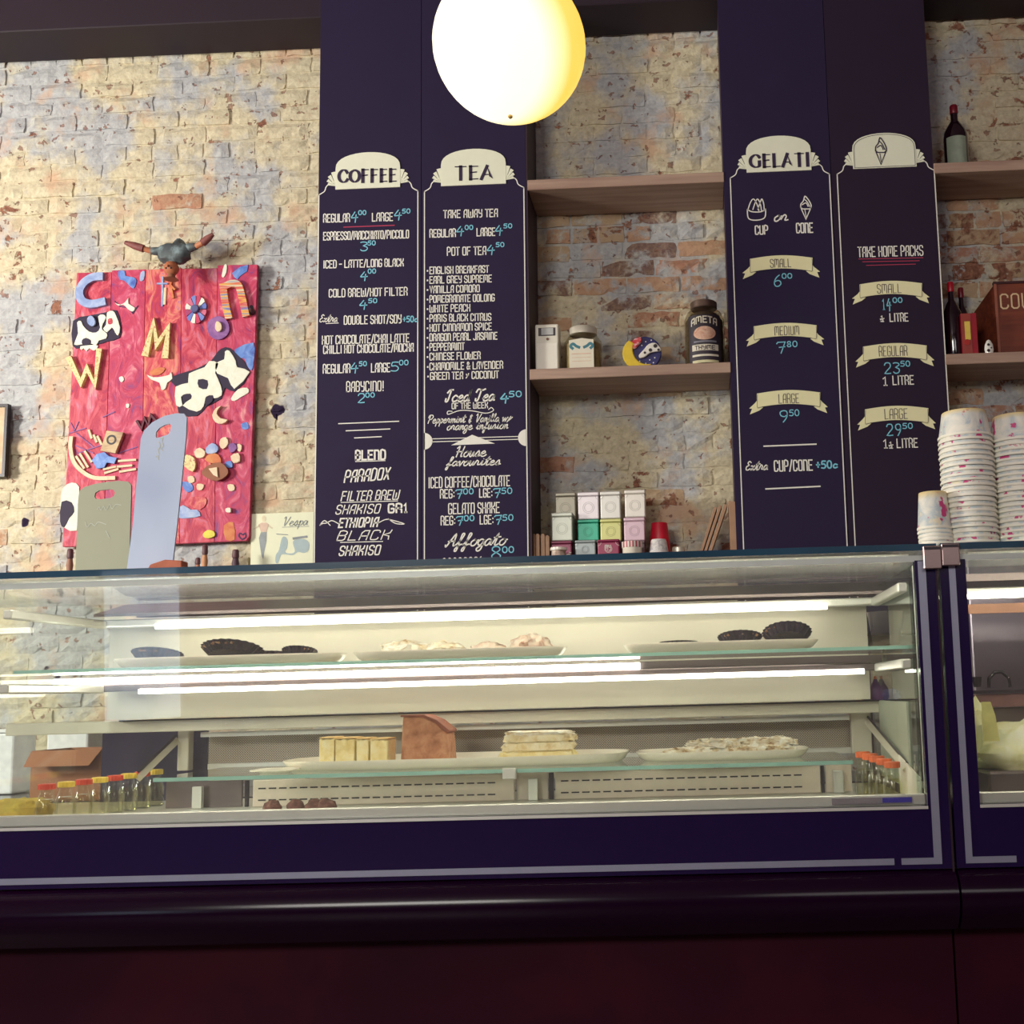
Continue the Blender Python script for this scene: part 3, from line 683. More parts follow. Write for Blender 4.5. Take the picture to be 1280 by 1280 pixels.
# ================================================================ DISPLAY CASES
DG=2.60                                  # front glass plane
ZT=at(640,705,DG).z                      # underside of the top glass
XL,XR=-1.66,X_(1150,850,DG)              # inner sides of the big case
XB=X_(1174,850,DG)+.012                       # middle of the joint between the two cases
DBK=3.32
zsill0=at(640,1019.5,DG).z; zsill1=at(640,1004,DG+.03).z
zs0=at(640,1091,DG).z; zs1=at(640,1083,DG).z
zlip=at(640,1099,DG).z; zlb=at(640,1172,DG).z
def case_common(t,x0,x1,gl,gr,first):
    "frame, stripe, lip, glass and top of a case; gl/gr = left and right edges of the opening"
    fr=MB()
    for (a,b,c,d) in ((x0,x1,zlip+.004,zsill0),(gr,x1,zsill0,ZT-.022),(x0,gl,zsill0,ZT-.022)):
        if b-a>.005: fr.box(a,b,DG-.012,DG+.012,c,d)
    obj('frame_panel',fr,NAVY,t)
    n=10; h=zlip-zlb
    pr=[(DG+.10,zlip),(DG-.012,zlip)]+[(DG-.012-.035*sin(pi*k/n)**.6*(1 if k<n else 0),zlip-h*k/n*.9) for k in range(1,n)]+[(DG-.008,zlb),(DG+.10,zlb)]
    obj('bumper_lip',MB().prismx(pr,x0,x1),LIP,t,smooth=True)
    obj('lower_panel',MB().box(x0,x1,DG+.06,DG+.09,.12,zlb-.001),MAROON,t)
    obj('plinth',MB().box(x0,x1,DG+.10,DG+.12,0.002,.119),DARK,t)
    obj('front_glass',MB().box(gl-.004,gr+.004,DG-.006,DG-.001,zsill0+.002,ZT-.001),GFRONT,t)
    sl=MB(); sl.box(gl,gr,DG+.013,DG+.030,zsill0,zsill1); obj('sill',sl,ALU,t,bevel=.002)
    obj('sill_trim',MB().box(gl,gr,DG-.014,DG-.0125,zsill0-.006,zsill0+.0005),ALU,t)
    zr=at(640,1000,DG+.03).z
    obj('deck',MB().box(gl,gr,DG+.031,DBK,zsill1-.045,zsill1-.03),ALU,t)
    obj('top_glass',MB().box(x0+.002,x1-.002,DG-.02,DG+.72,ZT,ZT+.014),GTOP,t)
    obj('top_glass_edge',MB().box(x0+.002,x1-.002,DG-.0215,DG-.0202,ZT-.0005,ZT+.0145),GTOPE,t)
    zt0=at(640,718,DG).z; zt1=at(640,710.5,DG).z
    obj('top_strip',MB().box(gl-.06 if not first else x0,gr+.02 if first else x1,DG-.0085,DG-.0065,zt0,zt1),mat('frosted_strip',(190,196,190),.4,.2,var=.04),t)
def added_front_light(t,x0,x1):  # hidden lamp added behind the top strip to brighten the food fronts
    zc=at(640,714,DG).z; hb=obj('added_light_rail',MB().box(x0,x1,DG+.003,DG+.03,zc+.006,zc+.012),ALU,t)
    obj('light_tube',MB().tube([(x0+.02,DG+.016,zc),(x1-.02,DG+.016,zc)],.0045,8),LED_ADDED,hb,smooth=True)
tc=thing('display_case','long navy glass-fronted cake display case with lit shelves of pastries','display case',((XL+XB)/2,DG+.35,0))
case_common(tc,-2.2,XB-.004,-2.195,XR,True)
# silver ruled stripe
st=MB(); sx=X_(1117,1081,DG); y0,y1=DG-.0135,DG-.0122
st.box(-2.2,sx,y0,y1,zs0,zs1)
sx2=X_(1126,1081,DG); sx3=X_(1176.5,1080,DG); sx4=X_(1166.5,1080,DG)
st.box(sx2,sx3,y0,y1,zs0,zs1); st.box(sx4,sx3,y0,y1,zs1,ZT-.024)
obj('silver_stripe',st,STRIPE,tc)
obj('edge_trim',MB().box(XB-.0095,XB-.005,DG-.016,DG-.0125,zs0-.02,ZT-.024),mat('dark_chrome',(120,108,120),.12,.9),tc)
zc0=at(1150,711,DG).z; zc1=at(1150,683,DG).z
NICK=mat('nickel_bracket',(150,130,128),.3,.7,var=.05)
cx0=X_(1151,700,DG); cxm=X_(1173.5,700,DG); cx1=X_(1196,700,DG)
cl=obj('glass_clamp',MB().box(cx0,cxm-.0005,DG-.034,DG-.0225,zc0-.004,zc1-.003),NICK,tc,bevel=.002)
obj('clamp_slot',MB().box(cx0+.002,cxm-.002,DG-.0355,DG-.0345,zc1-.012,zc1-.006),DARK,cl)
# ---- second case
tg=thing('display_case','second navy display case at the right edge holding a tub of yellow gelato','display case',(XB+.4,DG+.35,0))
XR2=X_(1214,850,DG); X2E=XB+.95
case_common(tg,XB+.001,X2E,XR2,X2E-.002,False)
s2=MB(); a0=X_(1183.5,900,DG); a1=X_(1194,900,DG); a0=X_(1206,1079,DG)
a1=X_(1214.5,1079,DG); sx5=X_(1269,1078,DG)
s2.box(a0,sx5,y0,y1,zs0,zs1); s2.box(a0,a1,y0,y1,zs1,ZT-.024); s2.box(sx5+.02,X2E,y0,y1,zs0,zs1)
obj('silver_stripe',s2,STRIPE,tg)
cl=obj('glass_clamp',MB().box(cxm+.0005,cx1,DG-.034,DG-.0225,zc0+.002,zc1+.001),NICK,tg,bevel=.002)
obj('clamp_slot',MB().box(cxm+.002,cx1-.002,DG-.0355,DG-.0345,zc1-.008,zc1-.002),DARK,cl)

# ---- inside the big case
added_front_light(tc,XL,XR-.01); added_front_light(tg,XR2+.01,X2E-.01)
DLB=3.06
zL=at(640,770,DLB).z; zM=at(640,837,DLB).z; zM2=at(640,850.5,DLB).z
xa,xb=XL+.01,XR-.012
def lightbar(par,z,x0,x1,D,rtop=.012,led=.010,l0=0,l1=0,side=True,rm=ALU):
    hb=obj('light_rail',MB().box(x0,x1,D,D+.05,z+led*.2,z+.022),rm,par,bevel=.003)
    obj('light_tube',MB().tube([(x0+l0,D-.006,z),(x1-l1,D-.006,z)],led*.75,8),LED,hb,smooth=True)
    if side:
        for s_,xx in ((1,x0),(-1,x1)):
            obj('side_rail',MB().box(min(xx,xx+s_*.022),max(xx,xx+s_*.022),DG+.03,D-.001,z-.002,z+.020),ALU,hb,bevel=.003)
    return hb
lightbar(tc,zL,xa,xb,DLB,l0=.16,l1=.14)
lightbar(tc,zM2-.002,xa,xb,DLB,led=.009,l0=.12,l1=.05,rm=STEELD)
obj('bar_reflector',MB().box(xa,xb,DLB+.004,DLB+.048,zM2+.0215,zM+.012),STEELD,tc)
obj('light_tube',MB().tube([(X_(70,850,DLB),DLB-.008,zM),(X_(800,835,DLB),DLB-.008,zM)],.0095,10),LED,tc,smooth=True)
# upper glass shelf
zg=at(640,825,2.70).z
gs=obj('glass_shelf',MB().box(xa-.01,xb+.008,2.70,3.055,zg,zg+.008),GSHELF,tc)
obj('shelf_edge',MB().box(xa-.01,xb+.008,2.6985,2.6998,zg,zg+.008),GEDGE,gs)
# top rear rail and sloping hood under the top glass
obj('hood',MB().prismx([(3.03,zL+.028),(3.03,zL+.036),(3.20,ZT-.012),(3.26,ZT-.012),(3.26,ZT-.02)],xa,xb+.03),STEELD,tc)
obj('rear_rail',MB().box(xa,xb+.03,3.262,3.285,ZT-.045,ZT-.005),mat('rail_brown',(112,84,96),.5),tc)
for px_ in (220,443,612,775,942):
    p=at(px_,735,3.24); obj('rail_screw',MB().lathe([(.004,0),(.004,.004),(.001,.006)],p.x,3.24,ZT-.0305,seg=8),ALU,tc)
# rear sliding door panels
zd1=zL+.02; zd0=at(640,886,3.14).z
for (p0,p1,lab) in ((138,1086,None),):
    obj('sliding_door',MB().box(X_(p0,830,3.14)+.001,X_(p1,830,3.14)-.001,3.13+(.012 if p0>200 else 0),3.14+(.012 if p0>200 else 0),zd0,zd1),PANELW,tc)
# stainless ledge, flange, punched grille
def zz(y,D,x=640): return at(x,y,D).z
xgl=X_(243,900,3.16)
obj('ledge',MB().box(XL-.3,xb+.02,3.142+.02,3.20,zz(903,3.16),zz(888,3.16)),STEEL,tc,bevel=.002)
obj('ledge_shadow_gap',MB().box(xa+.02,xb,3.145,3.161,zz(889,3.15),zz(887,3.15)),DARK,tc)
obj('ledge_flange',MB().box(xgl,X_(1062,905,3.20),3.201,3.23,zz(911,3.21),zz(905,3.21)),ALU,tc)
obj('rear_panel',MB().box(X_(130,930,3.31),X_(261,930,3.31),3.30,3.31,zz(990,3.3),zz(903,3.3)),mat('rear_navy',(38,30,62),.3),tc)
obj('air_grille',MB().box(X_(262,930,3.30),X_(1064,930,3.30),3.295,3.30,zz(950,3.3),zz(905,3.3)),holes('punched_steel',(184,172,156),900),tc)
obj('grille_foot',MB().box(X_(262,930,3.28),X_(1064,930,3.28),3.27,3.294,zz(952,3.28),zz(945,3.28)),ALU,tc)
for sg,px_ in ((1,236),(-1,1075)):
    c=X_(px_,920,3.27); post=obj('corner_post',MB().box(c-.028 if sg<0 else c-.016,c+.028 if sg<0 else c+.016,3.235,3.268,zz(952,3.27),zz(892,3.27)),STEEL,tc,bevel=.002)
    # sloping side bracket running forward and down to the deck
    br=MB()
    for off,w_ in ((.0,.012),):
        a=Vector((c+(.02 if sg<0 else -.02),3.24,zz(915,3.25))); 
        b=Vector((xb-.004 if sg<0 else xa+.004+.14,2.74 if sg<0 else 3.02,zz(975,2.74)+(.0 if sg<0 else .01)))
        br.tube([a,b],.011,4)
    obj('side_bracket',br,STEEL,tc); b2=MB(); b2.tube([a+Vector((0,-.004,.016)),b+Vector((0,-.004,.016))],.004,4); obj('bracket_seal',b2,DARK,tc)
# side glasses
obj('side_glass',MB().box(xb+.004,xb+.010,DG+.03,DBK,zsill1,ZT-.03),glass('side_glass_mat',(.84,.93,.88),1.5),tc)
obj('side_glass',MB().box(XL-.006,XL,DG+.03,DBK-.1,zsill1,ZT-.03),GSHELF,tc)
obj('side_liner',MB().box(xb-.001,xb+.0035,2.72,3.16,zz(1000,2.7),zz(888,3.15)),mat('pale_green_liner',(178,186,166),.4,var=.04),tc)
obj('mitre_seal',MB().box(XR+.0005,XR+.003,DG+.013,DG+.028,zsill1,ZT-.03),ALU,tc)
# lower glass shelf
zl=zz(966,2.78); xs0,xs1=X_(192,962,2.78),X_(1066,945,2.78)
gs=obj('glass_shelf',MB().box(xs0,xs1,2.78,3.26,zl,zl+.009),GSHELF,tc)
obj('shelf_edge',MB().box(xs0,xs1,2.7785,2.7798,zl,zl+.009),GEDGE,gs)
# slotted air panels with dark joints
SLOTP=mat('air_panel',(232,216,200),.45,.1,var=.04)
def slotpanel(p0,p1):
    D=3.02; x0=X_(p0,985,D); x1=X_(p1,985,D); za=zsill1-.029; zb2=zz(967,D)
    p=obj('air_panel',MB().box(x0,x1,D,D+.01,za,zb2),SLOTP,tc,bevel=.002)
    s_=MB(); n=int((x1-x0-.03)/.0275)
    for zc in (zb2-.022,zb2-.052):
        for k in range(n):
            xx=x0+.015+k*.0275; s_.box(xx,xx+.020,D-.0012,D-.0002,zc-.0018,zc+.0018)
    obj('air_slots',s_,DARK,p)
slotpanel(316,643); slotpanel(694,1026)
D=3.03
for p0,p1 in ((306,310),(686,692),(1027,1031)): obj('panel_joint',MB().box(X_(p0,985,D),X_(p1,985,D),D,D+.01,zsill1-.029,zz(967,D)),DARK,tc)
for p0,p1 in ((645,684),(1033,1066),(205,300)): 
    obj('back_plate',MB().box(X_(p0,985,D),X_(p1,985,D),D+.012,D+.02,zsill1-.029,zz(967,D)),SLOTP if p0>300 else STEELD,tc)
for p0,p1 in ((660,672),(1042,1055),(240,252)):
    b_=obj('shelf_post',MB().box(X_(p0,985,D-.02),X_(p1,985,D-.02),D-.02,D-.005,zsill1-.029,zz(973,D)),ALU,tc,bevel=.001)
obj('shelf_clip',MB().box(X_(628,970,2.77),X_(645,970,2.77),2.768,2.777,zl-.014,zl+.012),ALU,tc,bevel=.002)
# controller display on the sill
cb=obj('controller',MB().box(X_(1040,1012,DG+.012),X_(1140,1012,DG+.012),DG+.005,DG+.0125,zsill0+.006,zsill1-.005),mat('controller_grey',(140,132,140),.4),tc)
obj('blue_display',MB().box(X_(1104,1012,DG),X_(1141,1012,DG),DG+.0035,DG+.0048,zsill0+.008,zsill1-.006),mat('blue_display_mat',(44,36,104),.3,emit=.12,emit_rgb=(60,50,220)),cb)

# ---- inside the gelato case
DLB2=2.95
lb=obj('light_rail',MB().box(XR2,X2E-.01,DLB2,DLB2+.04,zz(765,DLB2),zz(752,DLB2)),ALU,tg,bevel=.003)
obj('light_tube',MB().tube([(XR2+.01,DLB2-.006,zz(763,DLB2)),(X2E-.02,DLB2-.006,zz(763,DLB2))],.006,8),LED,lb,smooth=True)
obj('hood',MB().box(XR2,X2E-.01,2.96,3.2,zz(744,2.96),zz(735,2.96)),STEELD,tg)
obj('rail_brown',MB().box(XR2,X2E-.01,DLB2+.041,DLB2+.05,zz(783,DLB2),zz(771,DLB2)),mat('warm_rail',(176,128,104),.4,.3),tg)
obj('rear_ledge',MB().box(XR2,X2E-.01,3.10,3.14,zz(900,3.1),zz(884,3.1)),mat('warm_ledge',(140,100,98),.4,.3),tg)
obj('ledge_shadow_gap',MB().box(XR2,X2E-.01,3.09,3.12,zz(883,3.1),zz(879,3.1)),DARK,tg)
obj('rear_panel',MB().box(XR2,X2E-.01,3.12,3.13,zsill1-.03,zz(901,3.1)),STEELD,tg)
# stainless fridge behind the gelato case
fx0=X_(1216,820,3.9)
tf=thing('fridge','stainless upright fridge behind the gelato case','fridge',(fx0+.4,4.1,0))
obj('door',MB().box(fx0,fx0+.8,3.9,3.93,.1,1.62),mat('fridge_steel',(168,158,170),.3,.6,var=.05,scale=3),tf,bevel=.004)
obj('body',MB().box(fx0+.002,fx0+.798,3.931,4.29,.0,1.62),STEELD,tf,bevel=.004)
# black tongs handles resting on the ledge
zq=zz(879,3.1)+.001; p=at(1252,868,3.09); q=p.x
tag(obj('ice_cream_scoop',MB().tube([(q-.03,3.1,zq+.006),(q-.028,3.1,zq+.03),(q-.012,3.1,zq+.046),(q+.008,3.1,zq+.046),(q+.024,3.1,zq+.03),(q+.026,3.1,zq+.006)],.005,8).tube([(q-.060,3.1,zq+.008),(q-.060,3.1,zq+.035)],[.01,.014],8),DARK,smooth=True),'black arched scoop handle standing on the ledge inside the gelato case','scoop')
# gelato tub
zt_=zz(978,2.85); gx0=X_(1228,950,2.85); t=thing('gelato_tub','steel tub heaped with pale yellow gelato','gelato tub',(gx0+.16,2.95,zt_-.08))
m=MB(); m.box(gx0,gx0+.34,2.80,3.05,zsill1-.0295,zt_); obj('tub',m,STEELD,t,bevel=.006)
GEL=blotch('yellow_gelato',[(226,220,150),(246,240,190),(253,250,226)],14,.55,.6,bump=.4)
m=MB(); m.blob((gx0+.15,2.92,zt_+.02),(.145,.115,.10),.16,2.2,30,18,3,zt_-.002)
m.blob((gx0+.02,2.97,zt_+.06),(.045,.05,.10),.2,3,20,14,5,zt_-.002); m.blob((gx0+.27,2.93,zt_+.03),(.07,.1,.07),.2,3,20,14,8,zt_-.002)
obj('gelato',m,GEL,t,smooth=True)
obj('spatula_blade',MB().prism([(gx0+.004,zt_+.07),(gx0+.042,zt_+.07),(gx0+.036,zt_+.13),(gx0+.026,zt_+.165),(gx0+.004,zt_+.165)],2.84,2.843),mat('yellow_spatula',(240,232,150),.5),t)

# ================================================================ FOOD
def platter(label,p0,p1,py,D,zb_,depth=.17,rim=.02,group=None,name='platter'):
    x0=X_(p0,py,D); x1=X_(p1,py,D); cx=(x0+x1)/2; hx=(x1-x0)/2; m=MB(); rings=[]
    for (k,kz) in ((.80,0),(.84,.0),(.93,.008),(1.0,rim),(1.0,rim+.003),(.90,.011),(.80,.005)):
        ring=[]
        for a in range(40):
            th=2*pi*a/40; sx_=math.copysign(abs(cos(th))**.55,cos(th)); sy_=math.copysign(abs(sin(th))**.55,sin(th))
            kk=hx*k if k!=1.0 else hx; kk=hx-(1-k)*.13*1.0; ky=depth/2-(1-k)*.13
            ring.append((cx+sx_*kk,D+sy_*ky,zb_+kz))
        rings.append(ring)
    n=40; P=[p for r_ in rings for p in r_]; fs=[(i*n+a,i*n+(a+1)%n,(i+1)*n+(a+1)%n,(i+1)*n+a) for i in range(len(rings)-1) for a in range(n)]
    fs+=[tuple(range(n))[::-1],tuple((len(rings)-1)*n+a for a in range(n))]
    o=obj(name,m.poly(P,fs),PORC,smooth=True); tag(o,label,'plate',group); return cx,hx
z1=zg+.0085
platter('white oblong platter of black-cased tarts on the upper shelf, left',150,430,822,2.80,z1)
platter('white oblong platter of powdered pastries on the upper shelf, middle',446,708,815,2.80,z1)
platter('white oblong platter of black-cased tarts on the upper shelf, right',780,1022,804,2.80,z1)
CASE_=blotch('black_paper_case',[(22,16,30),(34,26,44),(52,44,62)],60,.5,.2,bump=.1)
FILL=blotch('tart_filling',[(96,62,46),(150,110,80),(210,180,140)],60,.7,.3,bump=.5)
def tart(label,px,py,D,r,h,tilt=0,zb_=None):
    x=X_(px,py,D); zb_=zb_ or z1+.0095; t=thing('tart',label,'tart',(x,D,zb_+abs(sin(tilt))*r*.62),group=None)
    seg=48; m=MB(); m.lathe([(r*.72,0),(r,h),(r*.94,h),(r*.9,h*.8)],0,0,0,seg,flute=.035,nf=24)
    f=MB(); f.blob((0,0,h*.75),(r*.9,r*.9,h*.45),.10,4,20,8,int(px))
    a=obj('paper_case',m,CASE_,t,local=True); b=obj('filling',f,FILL,t,smooth=True,local=True)
    t.rotation_euler=(-tilt,0,0); return t
tart('black-cased tart dusted with sugar, furthest left on the left platter',196,812,2.80,.060,.020,.22)
tart('tall black-cased tart tilted up in the middle of the left platter',290,812,2.80,.074,.020,.30)
tart('low black-cased tart right of the tilted one on the left platter',342,815,2.84,.045,.018,.1)
tart('black-cased tart with browned rim, furthest right on the left platter',374,815,2.79,.042,.018,.25)
tart('small black-cased tart topped with crumbs, left on the right platter',848,798,2.80,.046,.016,.05)
tart('grey-glinting black-cased tart in the middle of the right platter',925,794,2.82,.055,.020,.25)
tart('large black-cased tart tilted up, furthest right on the right platter',984,793,2.79,.060,.020,.42)
SUG=blotch('sugared_pastry',[(170,130,86),(232,214,178),(250,244,228),(252,250,240)],42,.8,.5,bump=.8)
SUG2=blotch('sugared_cherry_pastry',[(176,120,100),(228,206,186),(242,232,218)],30,.8,.5,bump=.5)
for (px,w,h,mt_,lab) in ((507,.062,.030,SUG,'powdered golden pastry, first from the left on the middle platter'),(557,.048,.026,SUG,'powdered golden pastry, second from the left on the middle platter'),(612,.046,.022,SUG2,'pale pinkish powdered pastry left of the tallest on the middle platter'),(664,.050,.034,SUG2,'reddish powdered pastry, furthest right on the middle platter')):
    x=X_(px,810,2.80); m=MB().blob((x,2.80,z1+.009+h*.5),(w,.05,h*.85),.2,3.4,24,12,px,z1+.0062)
    tag(obj('pastry',m,mt_,smooth=True),lab,'pastry')
z2=zl+.0095
YEL=blotch('sponge_yellow',[(236,210,140),(250,232,172),(254,244,206)],40,.85,.2,bump=.4)
platter('large white platter under the sponge slices and brown cake wedge',362,786,950,3.0,z2,depth=.3,rim=.022)
platter('white platter under the sugared biscotti logs',796,1010,948,3.0,z2,depth=.24,rim=.02)
platter('small white saucer at the left end of the lower glass shelf',316,372,960,2.86,z2,depth=.09,rim=.006,name='saucer')
zp=z2+.0062
# sponge slices standing in a row
for k,(a,b,lab) in enumerate(((405,424,'yellow sponge slice at the left end of the row of four'),(425,449,'second yellow sponge slice from the left'),(451,466,'third yellow sponge slice from the left'),(468,490,'yellow sponge slice at the right end of the row of four'))):
    D_=2.97; x0=X_(a,950,D_); x1=X_(b,950,D_); H=.068-.002*k; m=MB(); n=8
    top=[(x0+(x1-x0)*i/n,zp+.012+H+.002*sin(i*2+k)) for i in range(n+1)]
    m.prism([(x0+.001,zp+.010),(x1-.001,zp+.010)]+top[::-1],D_-.04,D_+.04)
    t=thing('sponge_slice',lab,'cake',((x0+x1)/2,D_,zp)); 
    for v in m.v: v.z-=.0095
    obj('sponge',m,YEL,t,bevel=.002); c=MB().box(x0+.001,x1-.001,D_-.039,D_+.039,zp+H+.0045,zp+H+.0075); obj('crust',c,blotch('sponge_crust',[(220,170,96),(238,206,140)],30),t)
# brown cake wedge
D_=3.0; x0=X_(507,940,D_); x1=X_(566,940,D_); zt0=zz(893,D_,535)
BRC=blotch('brown_cake',[(164,104,72),(196,134,98),(212,158,122)],36,.9,.2,bump=.5); BRT=blotch('brown_cake_top',[(130,66,46),(160,90,60)],30,.7,.2)
t=thing('cake_wedge','tall wedge of plain brown cake standing on the large platter','cake',((x0+x1)/2,D_,zp))
w_=x1-x0; H=zt0-zp-.002; side=[(x0,zp+.001),(x1+.002,zp+.001),(x1-.004,zp+H*.62),(x0+w_*.72,zp+H*.84),(x0+w_*.45,zp+H*.965),(x0+w_*.05,zp+H*.98)]
obj('crumb',MB().prism(side,D_-.05,D_+.04),BRC,t,bevel=.002)
tp=[(x0,zp+H*.982),(x0+w_*.45,zp+H*.967),(x0+w_*.72,zp+H*.842),(x1-.002,zp+H*.62),(x1+.003,zp+H*.68),(x0+w_*.76,zp+H*.90),(x0+w_*.48,zp+H*1.02),(x0,zp+H*1.02)]
obj('crust',MB().prism(tp,D_-.052,D_+.04),BRT,t,bevel=.001)
# layered sponge
x0=X_(628,940,2.98); x1=X_(718,940,2.98); Hs=(.0,.026,.052,.066)
t=thing('layer_cake','pale three-layer sponge cake dusted with sugar','cake',((x0+x1)/2,2.98,zp))
PSP=blotch('pale_sponge',[(218,186,126),(242,226,184),(250,242,218)],36,.85,.4,bump=.6)
for k,(a,b,dx) in enumerate(((0,.026,0),(.025,.048,.004),(.047,.068,.006))):
    obj('cake_layer',MB().blob(((x0+x1)/2+.002*k,2.98,zp+(a+b)/2+.001),((x1-x0)/2-dx,.05-.002*k,(b-a)/2),.07,8,48,10,k+31,zp+.0006+a*.9,power=.28),PSP if k else YEL,t,smooth=True)
obj('sugar_dusting',MB().blob(((x0+x1)/2+.004,2.98,zp+.070),((x1-x0)/2-.010,.045,.006),.2,9,30,8,2,power=.35),SUG,t,smooth=True)
# sugared logs
for k,(a,b,dz,dd,lab) in enumerate(((832,892,0,-.06,'sugar-dusted almond log lying at the front left of the pile'),(855,915,0,.0,'sugar-dusted almond log under the left of the pile'),(905,985,0,-.02,'sugar-dusted almond log under the right of the pile'),(862,925,.018,-.01,'sugar-dusted almond log on top of the pile, left'),(915,992,.018,.01,'long sugar-dusted almond log on top of the pile, right'))):
    D_=3.0+dd; x0=X_(a,935,D_); x1=X_(b,935,D_); m=MB().blob(((x0+x1)/2,D_,zp+.012+dz),((x1-x0)/2,.024,.0135),.24,13,44,14,k+4,zp+.0 if dz==0 else zp+.018,power=.7)
    tag(obj('almond_log',m,SUG,smooth=True),lab,'pastry')
TRF=blotch('truffle_brown',[(82,50,44),(112,72,62),(140,98,84)],60,.8,.2,bump=.5)
zdk=zsill1-.0295
for k,(px,w) in enumerate(((325,.022),(358,.021),(386,.022),(404,.026))):
    x=X_(px,1000,2.72+.02*k); m=MB().blob((x,2.80,zdk+.016),(w,.022,.020),.12,4,18,10,k+20,zdk+.0005)
    tag(obj('cocoa_truffle',m,TRF,smooth=True),('rough brown cocoa ball on the case floor, %s'%('furthest left','second from left','third from left','furthest right and largest')[k]),'truffle')
tag(obj('sponge_loaf',MB().blob((X_(18,1005,2.78),2.80,zdk+.022),(.075,.05,.032),.12,4,24,12,9,zdk+.0005,power=.7),blotch('loaf_yellow',[(170,140,50),(214,186,70)],30,.8),smooth=True),'yellow loaf on the case floor at the left edge, beside the bottles','cake')
# dark round lid on the ledge / bottle tops
BG=glass('bottle_glass',(.90,.92,.86),1.5)
def bottle(name,label,x,y,zb_,h,r,cap,group=None,seg=16):
    t=thing(name,label,'bottle',(x,y,zb_),group)
    obj('glass_body',MB().lathe([(r*.9,0),(r,h*.04),(r,h*.50),(r*.82,h*.62),(r*.62,h*.78),(r*.60,h*.87)],seg=seg),BG,t,smooth=True,local=True)
    obj('contents',MB().lathe([(r*.82,h*.02),(r*.86,h*.06),(r*.86,h*.48),(r*.6,h*.62)],seg=seg),glass('pale_drink',(.93,.90,.74),1.33),t,smooth=True,local=True)
    obj('cap',MB().lathe([(r*.74,h*.86),(r*.80,h*.87),(r*.80,h*.985),(r*.72,h*1.0)],seg=seg*2,flute=.03,nf=seg),cap,t,local=True)
    return t
CR=mat('cap_red',(216,66,40),.4); CY=mat('cap_yellow',(234,200,70),.4); CO=mat('cap_orange',(232,110,56),.4)
left=[(59,983),(83,980),(105,977),(125,974.5),(144,972),(161,969.5),(178,967),(194.5,964.5)]
nm=('frontmost','second','third','fourth','fifth','sixth','seventh','rearmost')
for k,(px,py) in enumerate(left):
    D_=2.70+k*.062; p=at(px,py,D_); hgt=p.z+.006-zdk
    bottle('glass_bottle','small clear bottle with %s cap, %s of the row along the left side'%(('red','yellow')[k%2],nm[k]),p.x,D_,zdk,hgt,.0235,(CR,CY)[k%2])
for k,(px,py) in enumerate(((1115,955.5),(1105,951.5),(1096,948),(1087,945),(1078.5,942.5))):
    D_=2.68+k*.062; p=at(px,py,D_); hgt=p.z+.006-zdk
    bottle('glass_bottle','small clear bottle with orange cap, %s of the row along the right side'%('frontmost','second','third','fourth','rearmost')[k],p.x,D_,zdk,hgt,.0225,CO)
# price card leaning at the right
x0=X_(1126,970,2.76); x1=X_(1149,970,2.66); za=zdk+.001
c=MB(); ztop=zz(944,2.76,1126); c.poly([(x0,2.78,za),(x1,2.655,za),(x1,2.655,zz(972,2.66,1150)),(x0,2.78,ztop),(x0+.003,2.782,za),(x1+.003,2.657,za),(x1+.003,2.657,zz(972,2.66,1150)),(x0+.003,2.782,ztop)],[(0,1,2,3),(7,6,5,4),(0,4,5,1),(1,5,6,2),(2,6,7,3),(3,7,4,0)])
tag(obj('price_card',c,PAPERW),'white price card standing against the right side glass by the orange-capped bottles','card')

# behind the case, seen through its glass
tag(obj('back_counter',MB().box(-3.2,X_(1216,820,3.9)-.02,3.75,4.25,.0,.80),mat('counter_dark',(44,34,52),.25,coat=.4),bevel=.004),'low dark back counter behind the display case','counter')
t=thing('cardboard_box','open brown cardboard box seen through the left end of the case','box',(X_(88,960,3.85),3.95,.801))
x0,x1=X_(45,960,3.85),X_(132,960,3.85); zt_=zz(937,3.85,90)
bx_=MB(); bx_.box(x0,x1,3.82,3.826,.802,zt_); bx_.box(x0,x1,4.05,4.056,.802,zt_); bx_.box(x0,x0+.006,3.827,4.049,.802,zt_); bx_.box(x1-.006,x1,3.827,4.049,.802,zt_)
CB=mat('cardboard',(168,112,78),.85,scale=10); obj('walls',bx_,CB,t); obj('box_bottom',MB().box(x0,x1,3.82,4.056,.8005,.8018),CB,t); obj('flap',MB().poly([(x0,3.82,zt_),(x1,3.82,zt_),(x1-.01,3.76,zt_-.05),(x0+.01,3.76,zt_-.05),(x0,3.823,zt_),(x1,3.823,zt_),(x1-.01,3.763,zt_-.05),(x0+.01,3.763,zt_-.05)],[(0,1,2,3),(7,6,5,4),(0,4,5,1),(1,5,6,2),(2,6,7,3),(3,7,4,0)]),CB,t)
WB=mat('reflection_white',(240,244,246),.5)  # white blocks added to stand in for windows reflected in the side glass
for (p0,p1,lab) in ((-12,22,'white block added for a window reflection, very left behind the case'),(62,114,'white block added for a second window reflection, right of it behind the case')):
    x0,x1=X_(p0,925,4.12),X_(p1,925,4.12); t=thing('reflection_block',lab,'reflection_block',((x0+x1)/2,4.17,.801)); zt_=zz(910,4.12,60)
    obj('body',MB().box(x0,x1,4.10,4.24,.802,zt_-.014),WB,t,bevel=.008,seg=2); obj('lid',MB().box(x0-.003,x1+.003,4.097,4.243,zt_-.0135,zt_),WB,t,bevel=.003)
